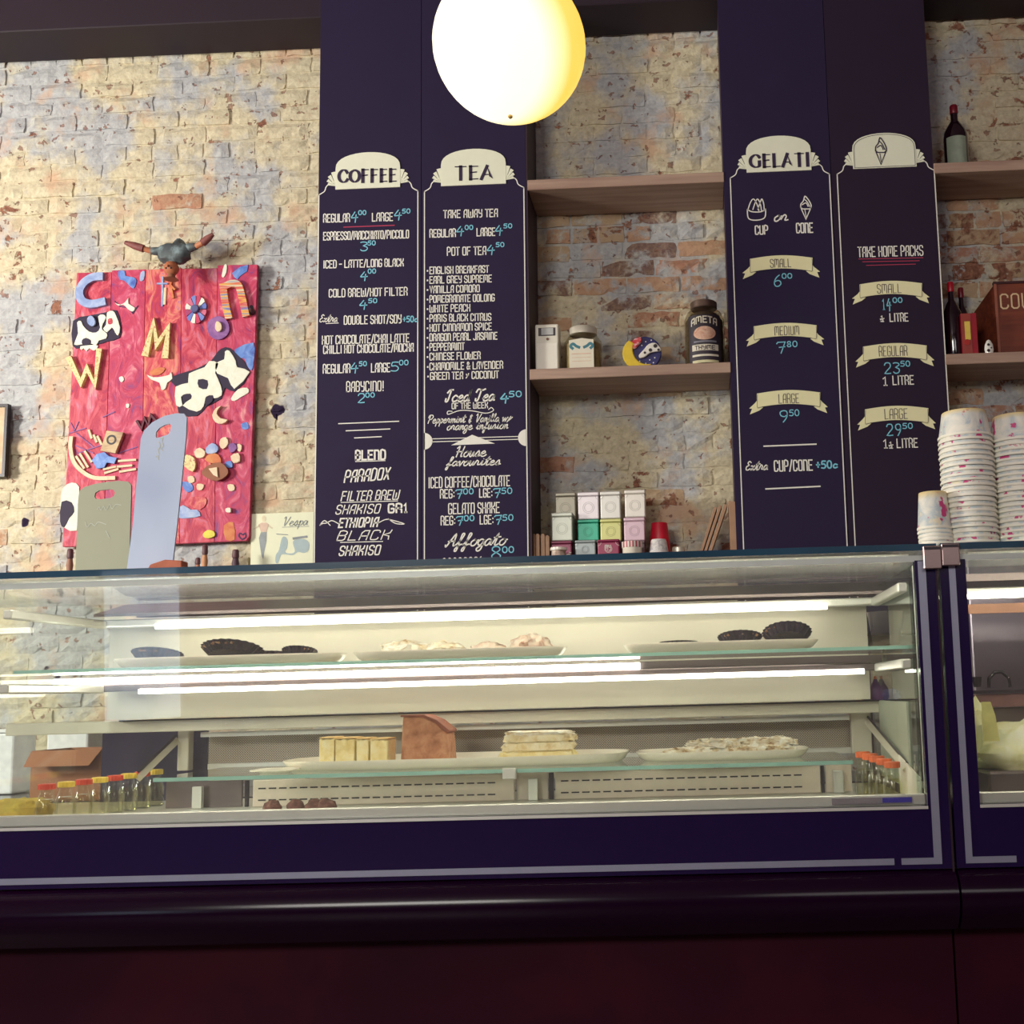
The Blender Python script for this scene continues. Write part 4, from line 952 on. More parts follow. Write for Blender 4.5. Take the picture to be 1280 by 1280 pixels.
# cup dispenser, purple bottle and blue cloth beyond the right side glass
zb_=zz(806,3.5,1110); t=thing('takeaway_container','pinkish white container with copper base beyond the right of the case','container',(X_(1107,785,3.5),3.5,zb_-.12))
c0=X_(1107,785,3.5); m=MB().lathe([(.04,.03),(.055,.13)],c0,3.5,zb_-.03,seg=20); obj('body',m,mat('pale_pink_paper',(222,196,188),.6),t,smooth=True)
obj('base',MB().lathe([(.046,0),(.046,.026)],c0,3.5,zb_-.03,seg=20),mat('copper',(196,136,84),.3,.7),t,smooth=True)
obj('stand',MB().box(c0-.07,c0+.09,3.44,3.56,0.001,zb_-.0305),mat('stand_dark',(96,74,78),.5),t)
zb_=zz(888,3.18)+.0005; x=X_(1094,850,3.18)
t=thing('squeeze_bottle','small purple bottle with pointed top on the steel ledge','bottle',(x,3.18,zb_)); obj('body',MB().lathe([(.016,0),(.02,.01),(.019,.03),(.010,.045),(.004,.058)],x,3.18,zb_,seg=16),mat('purple_plastic',(98,52,110),.4),t,smooth=True)
obj('tip',MB().lathe([(.0045,.0582),(.003,.066)],x,3.18,zb_,seg=10),CO,t)
tag(obj('folded_cloth',MB().blob((X_(1112,858,3.18),3.18,zb_+.012),(.026,.018,.016),.3,5,20,10,4,zb_+.0005),mat('blue_cloth',(128,136,214),.8),smooth=True),'crumpled light blue cloth beside the purple bottle on the ledge','cloth')
# ================================================================ ON TOP OF THE CASES: paper cups
ZC=ZT+.0146
CUPM=None
def cup_mat():
    t=NT('printed_cup'); g=t.n('TexCoord').outputs['Object']; sp=t.n('SeparateXYZ',{0:g})
    r=t.n('ObjectInfo').outputs['Random']; off=t.n('CombineXYZ',{0:t.math('MULTIPLY',r,9.0),1:t.math('MULTIPLY',r,5.0),2:0.0}).outputs[0]
    v=t.n('VectorMath',{0:g,1:off},operation='ADD').outputs[0]
    base=t.ramp(t.noise(v,22,4,.6,.6),[(.35,s2l((244,240,226))),(.50,s2l((224,226,218))),(.60,s2l((190,204,210))),(.70,s2l((236,226,196)))])
    base=t.mix(t.ramp(t.noise(t.n('VectorMath',{0:v,1:(2.,7.,1.)},operation='ADD').outputs[0],30,3,.5),[(.61,(0,0,0)),(.64,(1,1,1))]),base,s2l((206,70,130)))
    gz=t.n('SeparateXYZ',{0:t.n('TexCoord').outputs['Generated']}).outputs[2]; topz=t.ramp(gz,[(.78,(0,0,0)),(.97,(.9,.9,.9))])
    base=t.mix(topz,base,s2l((232,208,140))); t.set(t.b.inputs['Base Color'],base); t.b.inputs['Roughness'].default_value=.5; return t.m
CUPM=cup_mat(); RIMM=mat('cup_rim',(248,244,228),.5,var=.02)
ORD='topmost second third fourth fifth sixth seventh eighth ninth tenth eleventh twelfth thirteenth fourteenth fifteenth sixteenth seventeenth eighteenth nineteenth twentieth twenty-first twenty-second twenty-third'.split()
def cupstack(cx,cy,r,h,pitch,n,label,group):
    first=None
    for k in range(n):
        if first is None:
            m=MB(); m.lathe([(r*.955,.004),(r*.80,h-.001),(r*.78,h),(r*.74,h),(r*.72,h-.004)],seg=28); 
            c=thing('paper_cup','x','paper cup',(0,0,0),group)
            m.f=[f for f in m.f if len(f)<20 or min(m.v[i].z for i in f)>.03]; m.mi=[0]*len(m.f)
            m.poly([(r*.72*cos(2*pi*a/28),r*.72*sin(2*pi*a/28),h-.004) for a in range(28)],[tuple(range(28))])
            obj('cup_wall',m,CUPM,c,smooth=True,local=True)
            rm=MB(); pr=[(r*.955,.0062),(r*.985,.006),(r,.003),(r*.985,.0),(r*.945,.0002),(r*.95,.004)]
            rm.lathe(pr,seg=28); rm.f=rm.f[:-2]; rm.mi=rm.mi[:-2]; obj('rim',rm,RIMM,c,smooth=True,local=True); first=c
        else: c=copy_tree(first)
        c.location=(cx+random.uniform(-.0012,.0012),cy+random.uniform(-.0012,.0012),ZC+.0004+k*pitch); c.rotation_euler=(0,0,random.uniform(0,6))
        j=n-1-k; c['label']=('topmost upturned paper cup of the '+label) if j==0 else ('bottom upturned paper cup of the '+label) if j==n-1 else ORD[j]+' upturned paper cup from the top of the '+label
    return
D_=2.74
p=at(1214,670,D_); zt_=at(1212,516,D_).z
pit=(at(1212,549,D_).z-ZC)/22
cupstack(p.x,D_,.0655,zt_-ZC-22*pit,pit,23,'tall middle stack','paper cups in the tall stack')
p=at(1281,670,D_); zt_=at(1270,519,D_).z; pit3=(at(1275,553,D_).z-ZC)/21
cupstack(p.x,D_+.02,.0655,zt_-ZC-21*pit3,pit3,22,'tall stack at the right edge','paper cups in the right edge stack')
p=at(1170,670,D_-.02); zt_=at(1168,617,D_-.02).z; pit2=.0095
cupstack(p.x-.004,D_-.03,.041,zt_-ZC-5*pit2,pit2,6,'short stack of small cups','small paper cups in the short stack')

# ================================================================ TEA TINS and oddments on the lowest niche shelf
ztn=ztin+.001
DT=4.46
TR=mat('tin_emboss',(150,150,150),.4,.4)
def tin(label,p0,p1,ytop,ybot,rgb,D=DT,mark=None,dark=.75,ring=True):
    xa_,xb_=X_(p0,(ytop+ybot)/2,D-.04),X_(p1,(ytop+ybot)/2,D-.04); zt_=at((p0+p1)/2,ytop,D-.04).z; zb_=at((p0+p1)/2,ybot,D-.04).z if ybot<690 else ztn
    w=xb_-xa_; y0,y1=D-.04,D-.04+w*.95
    t=thing('tea_tin',label,'tin',((xa_+xb_)/2,D,zb_)); mt=mat('tin_%d_%d_%d'%rgb,rgb,.35,.15,var=.03); d=tuple(int(v*dark) for v in rgb); me=mat('tin_%d_%d_%d'%d,d,.4,.15)
    hl=min(.016,(zt_-zb_)*.16)
    obj('body',MB().box(xa_,xb_,y0,y1,zb_+.0003,zt_-hl),mt,t,bevel=.004,seg=2); obj('lid',MB().box(xa_-.001,xb_+.001,y0-.001,y1+.001,zt_-hl+.0004,zt_),mt,t,bevel=.004,seg=2)
    if ring:
        cx=(xa_+xb_)/2; cz=zb_+(zt_-hl-zb_)*.5; m=MB(); r=min(w,.8*(zt_-zb_))*.27
        for q in (r,r*.72): m.ribbon(circ(cx,cz,q,0,2*pi,24),.0012,y0-.0008)
        for sx_,sz_ in ((-1,1),(1,1)): m.ribbon(circ(cx+sx_*w*.5,cz+sz_*(zt_-hl-zb_)*.48,w*.16,pi if sx_>0 else 3*pi/2,3*pi/2 if sx_>0 else 2*pi,6),.0012,y0-.0008)
        obj('embossed_ring',m,me if not mark else PAPERW,t)
    if mark:
        st_,W_=lay(mark,'caps'); m=MB(); s_=.020
        for q_,_ in st_: m.ribbon([((xa_+xb_)/2-W_*s_/2+a*s_,zb_+(zt_-zb_)*.34+b*s_) for a,b in q_],.002,y0-.001)
        obj('lettering',m,PAPERW,t)
    return t
B2=DT+.0; yb2=676.0
tin('grey-beige tea tin set back, top left of the stacked tins',694,719.5,615.5,650,(176,170,150),D=DT+.045,dark=.7)
tin('pale lilac tea tin, second from left in the top row',722.5,748.5,615,649.2,(226,218,222))
tin('off-white tea tin, third from left in the top row',750.5,775.5,614,648.3,(222,220,212))
tin('creamy white tea tin, rightmost in the top row and tallest',781,806.5,612.2,646.5,(228,222,212))
tin('pale grey-green tea tin in front of the grey-beige one, above a burgundy tin',689.5,715.5,640.6,676,(194,198,184),D=DT-.035)
tin('emerald green tea tin under the lilac one',722,748.5,649.2,yb2,(52,170,138))
tin('pale yellow-green tea tin under the off-white one',750.5,776.5,648.4,yb2,(206,206,132))
tin('pink tea tin under the creamy white one',780,806,646.6,yb2,(214,184,196))
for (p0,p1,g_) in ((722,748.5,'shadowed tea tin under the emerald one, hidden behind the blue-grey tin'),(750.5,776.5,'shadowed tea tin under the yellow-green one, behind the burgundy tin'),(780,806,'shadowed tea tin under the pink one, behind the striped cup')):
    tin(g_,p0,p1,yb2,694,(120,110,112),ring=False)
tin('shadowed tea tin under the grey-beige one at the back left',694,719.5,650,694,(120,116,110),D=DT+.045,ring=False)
DF=DT-.10
tin('low burgundy tea tin at the left under the pale grey-green tin',689,714.5,676,694,(126,50,78),D=DT-.035)
tin('low blue-grey tea tin in the front row',719,744.5,675,694,(158,168,168),D=DF+.005)
tin('burgundy tea tin with a small round white emblem in the front row',747,774,674,694,(140,40,76),D=DF+.005,mark='MY')
def cup_at(name,label,px,p0,p1,yt,yb,prof,mt,D,cat='cup',extra=None):
    r=(X_(p1,yb,D)-X_(p0,yb,D))/2; cx=X_((p0+p1)/2,(yt+yb)/2,D); zt_=at(px,yt,D).z; zb_=ztn if yb>688 else at(px,yb,D).z; H=zt_-zb_
    t=thing(name,label,cat,(cx,D,zb_)); obj('body',MB().lathe([(r*a,H*b) for a,b in prof],cx,D,zb_,seg=24),mt,t,smooth=True)
    if extra: extra(t,cx,zb_,r,H,D)
    return t
def stripes(t,cx,zb_,r,H,D):
    obj('striped_band',MB().lathe([(r*.86,H*.52),(r*1.01,H*.54),(r*1.03,H*.97),(r*.9,H*.97)],cx,D,zb_,seg=24),STRM,t,smooth=True)
def stripe_mat():
    t=NT('red_stripes'); g=t.n('TexCoord').outputs['Object']; w=t.n('TexWave',{'Vector':t.n('VectorMath',{0:g,1:(1,0,-.8)},operation='MULTIPLY').outputs[0],'Scale':26.0,'Distortion':0.0})
    t.set(t.b.inputs['Base Color'],t.ramp(w.outputs[0],[(.45,s2l((236,226,218))),(.55,s2l((190,84,96)))])); return t.m
STRM=stripe_mat()
cup_at('ramekin','white ramekin with a red and white diagonal striped band',789,777.5,803,677,694,[(.86,0),(.95,.1),(.96,.95),(.9,.97)],PORC,DF-.03,'ramekin',stripes)
cup_at('paper_cup','red upturned paper cup stacked behind the small white cup',822,812,837,654,680,[(1,0),(1,.05),(.80,.97),(.78,1)],mat('cup_red',(206,24,52),.4),DT+.03)
cup_at('paper_cup','red upturned paper cup lowest, behind the small white cup',822,811,839,680,694,[(1,0),(.9,.98),(.85,1)],mat('cup_red',(206,24,52),.4),DT+.03)
cup_at('espresso_cup','white upturned espresso cup with a faint grey pattern in front of the red cup',822,811,836,674.5,694,[(1,0),(1,.06),(.78,.9),(.7,1)],blotch('patterned_china',[(238,234,226),(226,222,218),(170,166,170)],50,.3),DF-.02,'cup')
def lidx(t,cx,zb_,r,H,D):
    obj('white_lid',MB().lathe([(r*1.05,H*.66),(r*1.08,H*.68),(r*1.06,H*.98),(r*.98,H)],cx,D,zb_,seg=24),PORC,t,smooth=True)
    obj('handle',MB().tube([(cx+r*.98,D,zb_+H*.18),(cx+r*1.5,D,zb_+H*.22),(cx+r*1.62,D,zb_+H*.38),(cx+r*1.3,D,zb_+H*.42)],.0025,6),PORC,t,smooth=True)
cup_at('small_jar','small white-lidded jar with a brownish band in the front row',698,688.5,708,684.5,696,[(.86,0),(.9,.1),(.9,.65),(.8,.66)],blotch('jar_brown',[(150,110,86),(222,206,190)],40,.3),DF-.06,'jar',lidx)
cup_at('steel_ring','small stainless dish right of the upturned espresso cup',847,840,856,684,692,[(1,0),(1,.9),(.9,1)],STEEL,DF,'dish')
KR=mat('kraft_card',(178,140,112),.85,var=.08,scale=20)
for k,(px,yt,lab) in enumerate(((667.5,668,'tan wooden stirrer packet, leftmost in the niche by the tea board'),(672.8,668,'tan wooden stirrer packet, second from the tea board'),(679.5,668,'tan wooden stirrer packet, third from the tea board'),(685,670,'tan wooden stirrer packet, nearest the tins'))):
    x=X_(px,680,4.40); z_=at(px,yt,4.40).z; m=MB().prism([(x-.0075,ztn)]+[(x-.0075,z_-.006),(x-.004,z_),(x+.004,z_),(x+.0075,z_-.006)]+[(x+.0075,ztn)],4.38,4.44)
    tag(obj('stirrer_packet',m,mat('stirrer_wood',(206,168,138),.7,var=.1,scale=25),bevel=.001),lab,'packet')
# kraft bags leaning beside the gelato board
def lean(label,xb0,xt0,yt,D,w=.014):
    a=X_(xb0,694,D); b=X_(xt0,yt,D); z_=at(xt0,yt,D).z
    m=MB().prism([(a,ztn),(a+w,ztn),(b+w,z_-.004),(b,z_)],D-.0,D+.10)
    tag(obj('kraft_bag',m,KR,bevel=.001),label,'paper bag')
lean('flat kraft paper bag, leftmost and most tilted of those leaning in the niche',874,893,633,4.38,.010)
lean('flat kraft paper bag, second from the left of those leaning in the niche',879,899,631,4.38,.010)
lean('flat kraft paper bag, third from the left of those leaning in the niche',884.5,905.5,630,4.38,.012)
lean('flat kraft paper bag standing upright against the gelato board side',913.5,910.5,626,4.38,.026)

# ================================================================ JAR SHELF
zj=z_s2+SH+.0005; DJ=4.41
def P2(px,py,D=DJ): p=at(px,py,D); return p.x,p.z
# dispenser
x0,_=P2(671,440); x1,_=P2(700,440); _,zt_=P2(685,409); w=x1-x0
t=thing('air_freshener','white plastic dispenser with a dark window, leftmost on the jar shelf','dispenser',((x0+x1)/2,DJ,zj))
WP_=mat('white_plastic',(226,222,206),.4,var=.02)
obj('case',MB().box(x0,x1,DJ-.04,DJ+.03,zj,zt_),WP_,t,bevel=.006,seg=3)
m=MB().box(x0+w*.05,x1-w*.05,DJ-.0425,DJ-.0405,zj+.003,zj+(zt_-zj)*.60); obj('lower_cover',m,mat('white_plastic_b',(236,232,218),.4,var=.02),t,bevel=.001)
d=obj('window',MB().box(x0+w*.14,x1-w*.14,DJ-.042,DJ-.0405,zj+(zt_-zj)*.75,zj+(zt_-zj)*.92),DARK,t,bevel=.0005); obj('paper_slip',MB().box(x0+w*.27,x1-w*.22,DJ-.0428,DJ-.0422,zj+(zt_-zj)*.77,zj+(zt_-zj)*.91),mat('slip_grey',(186,188,186),.6),d)
obj('button',MB().prism(circ((x0+x1)/2+.003,zj+(zt_-zj)*.68,.0055,0,2*pi*.93,12),DJ-.043,DJ-.0405),mat('button_brown',(110,62,40),.3),t)
# label jar
JG=glass('jar_glass',(.80,.78,.68),1.5)
LBL=mat('jar_label',(230,224,204),.7,var=.04,scale=20)
def labeltext(par,text,x0,x1,zb_,h,mt_,y,w=.002,style='caps',arc=0):
    st_,W_=lay(text,style); xs=[a for q_,_ in st_ for a,b in q_]; mn,mx=min(xs),max(xs); m=MB()
    for q_,_ in st_:
        m.ribbon([(x0+(a-mn)/(mx-mn)*(x1-x0), zb_+b*h+arc*(1-(2*(a-mn)/(mx-mn)-1)**2)) for a,b in q_],w,y)
    return obj('lettering',m,mt_,par)
x0,_=P2(705.5,440); x1,_=P2(753,440); cx=(x0+x1)/2; r=(x1-x0)/2; _,zt_=P2(730,410); H=zt_-zj
t=thing('glass_jar','squat glass jar with a white label and grey metal lid on the jar shelf','jar',(cx,DJ,zj))
obj('glass_body',MB().lathe([(r*.9,0),(r,.006),(r,H*.66),(r*.8,H*.78),(r*.68,H*.82),(r*.68,H*.86)],cx,DJ,zj,seg=28,sy=.8),JG,t,smooth=True)
obj('contents',MB().lathe([(r*.85,.004),(r*.9,.01),(r*.9,H*.62),(r*.7,H*.68)],cx,DJ,zj,seg=24,sy=.8),blotch('dried_leaf',[(150,130,96),(196,180,140)],50,.9),t,smooth=True)
obj('lid',MB().lathe([(r*.70,H*.83),(r*.73,H*.84),(r*.73,H*.97),(r*.66,H)],cx,DJ,zj,seg=28,sy=.85),STEEL,t,smooth=True)
yl=DJ-r*.8-.002
a0,a1=cx-r*.66,cx+r*.62; zl0,zl1=zj+H*.03,zj+H*.64
lb=obj('label',MB().prism([(a0,zl0),(a1,zl0),(a1,zl1*.985+zl0*.015),(a1-.012,zl1),(cx,zl1+.006),(a0+.012,zl1),(a0,zl1*.985+zl0*.015)],yl,yl+.002),LBL,t)
BB=mat('bird_teal',(70,128,142),.7)
m=MB()
for sx_ in (-1,1): m.ribbon(curve([(cx+sx_*.010,zj+H*.47),(cx+sx_*.022,zj+H*.50),(cx+sx_*.034,zj+H*.55),(cx+sx_*.044,zj+H*.50),(cx+sx_*.036,zj+H*.45)],4),.011,yl-.0004)
obj('blue_drawing',m,BB,lb)
m=MB(); 
for k,zz_ in enumerate((.33,.25,.17)): m.ribbon([(a0+.012,zj+H*zz_),(a1-.012,zj+H*zz_)],.004 if k==0 else .0022,yl-.0004)
obj('label_lines',m,mat('label_pink',(222,190,168),.8),lb)
# moon ornament
cx,cz=P2(804,442); _,zb_=P2(800,461.5)
t=thing('moon_ornament','round painted ornament of a yellow crescent moon and a cow over a starry night','ornament',(cx,DJ,zj)); r=.072; cz=zj+r*.93+.004
NG=blotch('night_blue',[(38,40,92),(52,56,120)],20,.25,.3,bump=.02)
obj('night_disc',MB().prism(circ(cx+.006,cz,r*.93,0,2*pi*.97,30),DJ-.012,DJ+.008),NG,t,bevel=.003)
mo=[(cx-.006+r*1.05*cos(a),cz-.004+r*.98*sin(a)) for a in [rad(v) for v in range(130,300,10)]]+[(cx+.018+r*.80*cos(a),cz+.012+r*.86*sin(a)) for a in [rad(v) for v in range(285,150,-10)]]
obj('yellow_moon',MB().prism(mo,DJ-.026,DJ-.010),mat('glazed_yellow',(226,196,64),.2,coat=.5),t,bevel=.004,seg=2)
obj('nightcap',MB().prism([(cx-.056,cz+.018),(cx-.030,cz+.014),(cx-.002,cz+.046),(cx-.006,cz+.064),(cx-.030,cz+.058),(cx-.048,cz+.040)],DJ-.025,DJ-.012),blotch('nightcap_red',[(196,40,52),(210,60,70),(236,214,214)],55,.3,.2,stretch=(1,1,1.6)),t,bevel=.004)
cw=curve([(cx-.016,cz-.012),(cx+.004,cz+.010),(cx+.022,cz+.030),(cx+.048,cz+.036),(cx+.066,cz+.020),(cx+.072,cz+.004),(cx+.056,cz+.000),(cx+.030,cz-.004),(cx+.008,cz-.020),(cx-.012,cz-.024)],3,True)
COW=mat('glazed_white',(240,238,228),.2,coat=.5)
c_=obj('cow',MB().prism(cw,DJ-.026,DJ-.013),COW,t,bevel=.003)
m=MB()
for (a,b,q) in ((.050,.022,.008),(.030,.006,.007),(.062,.006,.005),(.008,-.004,.005)): m.prism(circ(cx+a,cz+b,q,0,2*pi*.93,9),DJ-.0275,DJ-.0262)
obj('cow_patches',m,DARK,c_)
m=MB()
for (a,b) in ((.012,.045),(-.004,.03),(.034,.050),(.026,-.030),(.046,-.022),(.010,-.044),(-.014,-.034),(.040,-.042)): m.prism(circ(cx+a,cz+b,.0028,0,2*pi*.85,6),DJ-.0135,DJ-.0122)
obj('stars',m,COW,t)
obj('base_foot',MB().prism([(cx-.058,zj),(cx+.07,zj),(cx+.068,zj+.008),(cx+.05,zj+.016),(cx+.02,zj+.006),(cx-.05,zj+.008)],DJ-.02,DJ+.02),COW,t,bevel=.002)
# thyme jar
DJ2=4.42; x0=X_(856,430,DJ2); x1=X_(906,430,DJ2); cx=(x0+x1)/2; r=(x1-x0)/2; zt_=at(880,378.5,DJ2).z; H=zt_-zj
t=thing('glass_jar','large dark-labelled THYME jar with a brown lid at the right of the jar shelf','jar',(cx,DJ2,zj))
obj('glass_body',MB().lathe([(r*.94,0),(r,.008),(r,H*.72),(r*.86,H*.83),(r*.62,H*.88),(r*.62,H*.91)],cx,DJ2,zj,seg=30),JG,t,smooth=True)
obj('dried_herb',MB().lathe([(r*.88,.004),(r*.93,.01),(r*.93,H*.70),(r*.7,H*.8)],cx,DJ2,zj,seg=24),blotch('dark_herb',[(70,56,46),(110,96,70)],60,.9),t,smooth=True)
obj('lid',MB().lathe([(r*.63,H*.89),(r*.67,H*.90),(r*.67,H*.985),(r*.6,H)],cx,DJ2,zj,seg=28),mat('lid_brown',(120,100,88),.35,.5),t,smooth=True)
yl=DJ2-r-.0015; JW=r*.76
n=14; LM=MB(); A0,A1=rad(-140),rad(-40)
def arcp(rr_,a,z_): return (cx+rr_*cos(a),DJ2+rr_*sin(a),z_)
def wrapband(z0,z1,rr_,a0=A0,a1=A1,n=16):
    m=MB(); P=[arcp(rr_,a0+(a1-a0)*k/n,z0) for k in range(n+1)]+[arcp(rr_,a0+(a1-a0)*k/n,z1) for k in range(n+1)]
    return m.poly(P,[(k,k+1,n+2+k,n+1+k) for k in range(n)])
lb=obj('label',wrapband(zj+H*.02,zj+H*.73,r+.001),mat('label_black',(52,44,56),.5),t,smooth=True)
obj('label_band',wrapband(zj+H*.20,zj+H*.29,r+.0018,rad(-128),rad(-50)),LBL,lb); obj('label_band',wrapband(zj+H*.115,zj+H*.145,r+.0018,rad(-128),rad(-50)),LBL,lb)
obj('label_band',wrapband(zj+H*.02,zj+H*.06,r+.0018,rad(-128),rad(-50)),mat('label_cream',(220,214,170),.6),lb); obj('label_band',wrapband(zj+H*.32,zj+H*.345,r+.0018,rad(-122),rad(-56)),mat('label_grey',(130,130,142),.6),lb)
def wraptext(par,text,a0,a1,zb_,h,mt_,rr_,w,arc=0):
    st_,W_=lay(text,'caps'); xs=[a for q_,_ in st_ for a,b in q_]; mn,mx=min(xs),max(xs); m=MB()
    for q_,_ in st_: m.ribbon([((a-mn)/(mx-mn),b*h+arc*(1-(2*(a-mn)/(mx-mn)-1)**2)) for a,b in [(a,b) for a,b in q_]],w,0)
    # ribbon drawn in a flat strip whose x runs 0..1, then rolled round the jar
    m=MB(); arcl=(a1-a0)*rr_
    for q_,_ in st_: m.ribbon([((a-mn)/(mx-mn)*arcl,b*h+arc*(1-(2*(a-mn)/(mx-mn)-1)**2)) for a,b in q_],w,0)
    for v in m.v: a=a0+v.x/rr_; v.x,v.y,v.z=cx+rr_*cos(a),DJ2+rr_*sin(a),zb_+v.z
    obj('lettering',m,mt_,par)
wraptext(lb,'AMETA',rad(-128),rad(-54),zj+H*.575,H*.09,LBL,r+.0024,.0048,arc=.010)
wraptext(lb,'THYME',rad(-118),rad(-62),zj+H*.215,H*.055,mat('label_black',(52,44,56),.5),r+.0026,.003)
m=MB(); P=[]
for q_ in (.02,.35,.7,1):
    for k in range(24): a=2*pi*k/24; P.append(arcp(r+.0024,rad(-90)+rad(32)*cos(a)*q_,zj+H*.455+H*.10*sin(a)*q_))
m.poly(P,[(i*24+k,(i+1)*24+k,(i+1)*24+(k+1)%24,i*24+(k+1)%24) for i in range(3) for k in range(24)]+[tuple(range(24))])
obj('label_picture',m,blotch('label_scene',[(206,140,116),(226,180,156),(236,206,180)],45,.6,.8),lb)

# ================================================================ RIGHT SHELVES
DR=4.43
WG=mat('dark_wine_glass',(30,10,22),.1,coat=.6)
def wine(label,px,p0,p1,yt,zb_,cap,lab_rgb,lf=(0.05,.55),D=DR,extra=None):
    cx=X_(px,200,D) if zb_>2.8 else X_(px,400,D); r=(X_(p1,300,D)-X_(p0,300,D))/2; H=at(px,yt,D).z-zb_
    t=thing('wine_bottle',label,'bottle',(cx,D,zb_))
    obj('glass_body',MB().lathe([(r*.95,0),(r,.006),(r,H*.52),(r*.92,H*.60),(r*.6,H*.70),(r*.34,H*.76),(r*.30,H*.80),(r*.30,H*.88)],cx,D,zb_,seg=28),WG,t,smooth=True)
    obj('cap',MB().lathe([(r*.31,H*.87),(r*.34,H*.88),(r*.34,H*.985),(r*.28,H)],cx,D,zb_,seg=20),cap,t,smooth=True)
    if lab_rgb:
        m=MB(); n=14; a0,a1=rad(-150),rad(-50); P=[(cx+(r+.001)*cos(a0+(a1-a0)*k/n),D+(r+.001)*sin(a0+(a1-a0)*k/n),zb_+H*lf[0]) for k in range(n+1)]+[(cx+(r+.001)*cos(a0+(a1-a0)*k/n),D+(r+.001)*sin(a0+(a1-a0)*k/n),zb_+H*lf[1]) for k in range(n+1)]
        obj('label',m.poly(P,[(k,k+1,n+2+k,n+1+k) for k in range(n)]),mat('wine_label_%d'%lab_rgb[0],lab_rgb,.6),t,smooth=True)
    return t
CAPR=mat('cap_dark_red',(120,16,36),.35)
wine('dark wine bottle with a grey-green label and red cap, alone on the upper right shelf',1196,1181.5,1212,132,z_s1+SH+.0005,CAPR,(146,158,140),(.02,.48))
wine('dark bottle with a bright red cap beside the wooden crate, in front',1190.5,1183,1207,353,z_s2+SH+.0005,mat('cap_bright_red',(186,22,44),.35),None,D=4.40)
t=wine('dark bottle with a red cap half hidden behind the first, by the wooden crate',1203,1193,1214,360,z_s2+SH+.0005,CAPR,None,D=4.52)
# red carton
x0=X_(1199.5,420,4.385); x1=X_(1219,420,4.385); zt_=at(1208,395.5,4.385).z; zb_=z_s2+SH+.0005; w=x1-x0
t=thing('carton','narrow red carton with a yellow label leaning between bottle and crate','carton',((x0+x1)/2,4.37,zb_))
obj('body',MB().box(x0,x1,4.347,4.376,zb_,zt_),mat('carton_red',(150,14,34),.5),t,bevel=.001)
obj('front_panel',MB().box(x0,x0+w*.62,4.3455,4.3465,zb_+.001,zt_-.001),mat('carton_maroon',(150,58,50),.5),t)
obj('yellow_label',MB().box(x0+w*.2,x0+w*.55,4.344,4.3452,zb_+(zt_-zb_)*.36,zb_+(zt_-zb_)*.8),mat('carton_yellow',(226,196,84),.6),t)
obj('red_seal',MB().prism(circ(x0+w*.3,zb_+(zt_-zb_)*.3,w*.2,0,2*pi*.94,12),4.344,4.3452),mat('seal_red',(176,40,34),.6),t)
# little cow-print figure
cx=X_(1236.5,436,4.35); H=at(1236,424.5,4.35).z-zb_
t=thing('cow_figurine','tiny black and white oval cow-print figure in front of the crate','figurine',(cx,4.352,zb_))
obj('body',MB().lathe([(.014,0),(.018,H*.3),(.016,H*.65),(.008,H*.93),(.002,H)],cx,4.352,zb_,seg=16,sy=.5),COW,t,smooth=True)
m=MB()
for (a,b,q) in ((-.004,.62,.005),(-.005,.22,.006),(.006,.4,.003)): m.prism(circ(cx+a,zb_+H*b,q,0,2*pi*.92,9),4.3405,4.3425)
obj('black_patches',m,DARK,t)
# crate
CRT=wood('crate_wood',(92,40,30),(136,66,42),.45,0,9); D0=4.42
xa_=X_(1245,400,D0); zt_=at(1245,356,D0).z; xm=X_(1217,400,4.56); zc=at(1217,392,4.56).z
t=thing('wooden_crate','dark red-brown wooden crate lettered COW at the right edge','crate',(xa_+.17,4.49,zb_))
obj('front_board',MB().box(xa_,1.62,D0-.006,D0+.008,zb_+.012,zt_),CRT,t,bevel=.001); obj('top_edge',MB().box(xa_-.003,1.62,D0-.009,D0+.01,zt_+.0005,zt_+.010),mat('crate_edge',(60,24,28),.5),t)
obj('bottom_edge',MB().box(xa_-.003,1.62,D0-.012,D0+.012,zb_,zb_+.0115),CRT,t)
sd=MB(); sd.poly([(xa_,D0,zb_),(xm,4.565,zb_),(xm,4.565,zc),(xa_,D0,zt_),(xa_+.01,D0+.009,zb_),(xm+.01,4.565,zb_),(xm+.01,4.565,zc),(xa_+.01,D0+.009,zt_)],[(1,0,3,2),(4,5,6,7),(0,1,5,4),(3,7,6,2),(1,2,6,5),(0,4,7,3)])
obj('side_board',sd,CRT,t); obj('back_board',MB().box(xm+.012,1.62,4.556,4.566,zb_,zc),CRT,t)
obj('corner_strip',MB().box(xa_-.002,xa_+.008,D0-.010,D0-.0065,zb_+.012,zt_),mat('crate_corner',(150,86,66),.5),t)
x0=X_(1250,380,D0)+.002; labeltext(t,'COW',x0,x0+.125,at(1262,386,D0).z,.058,mat('crate_letter',(220,190,150),.7),D0-.0068,.006)

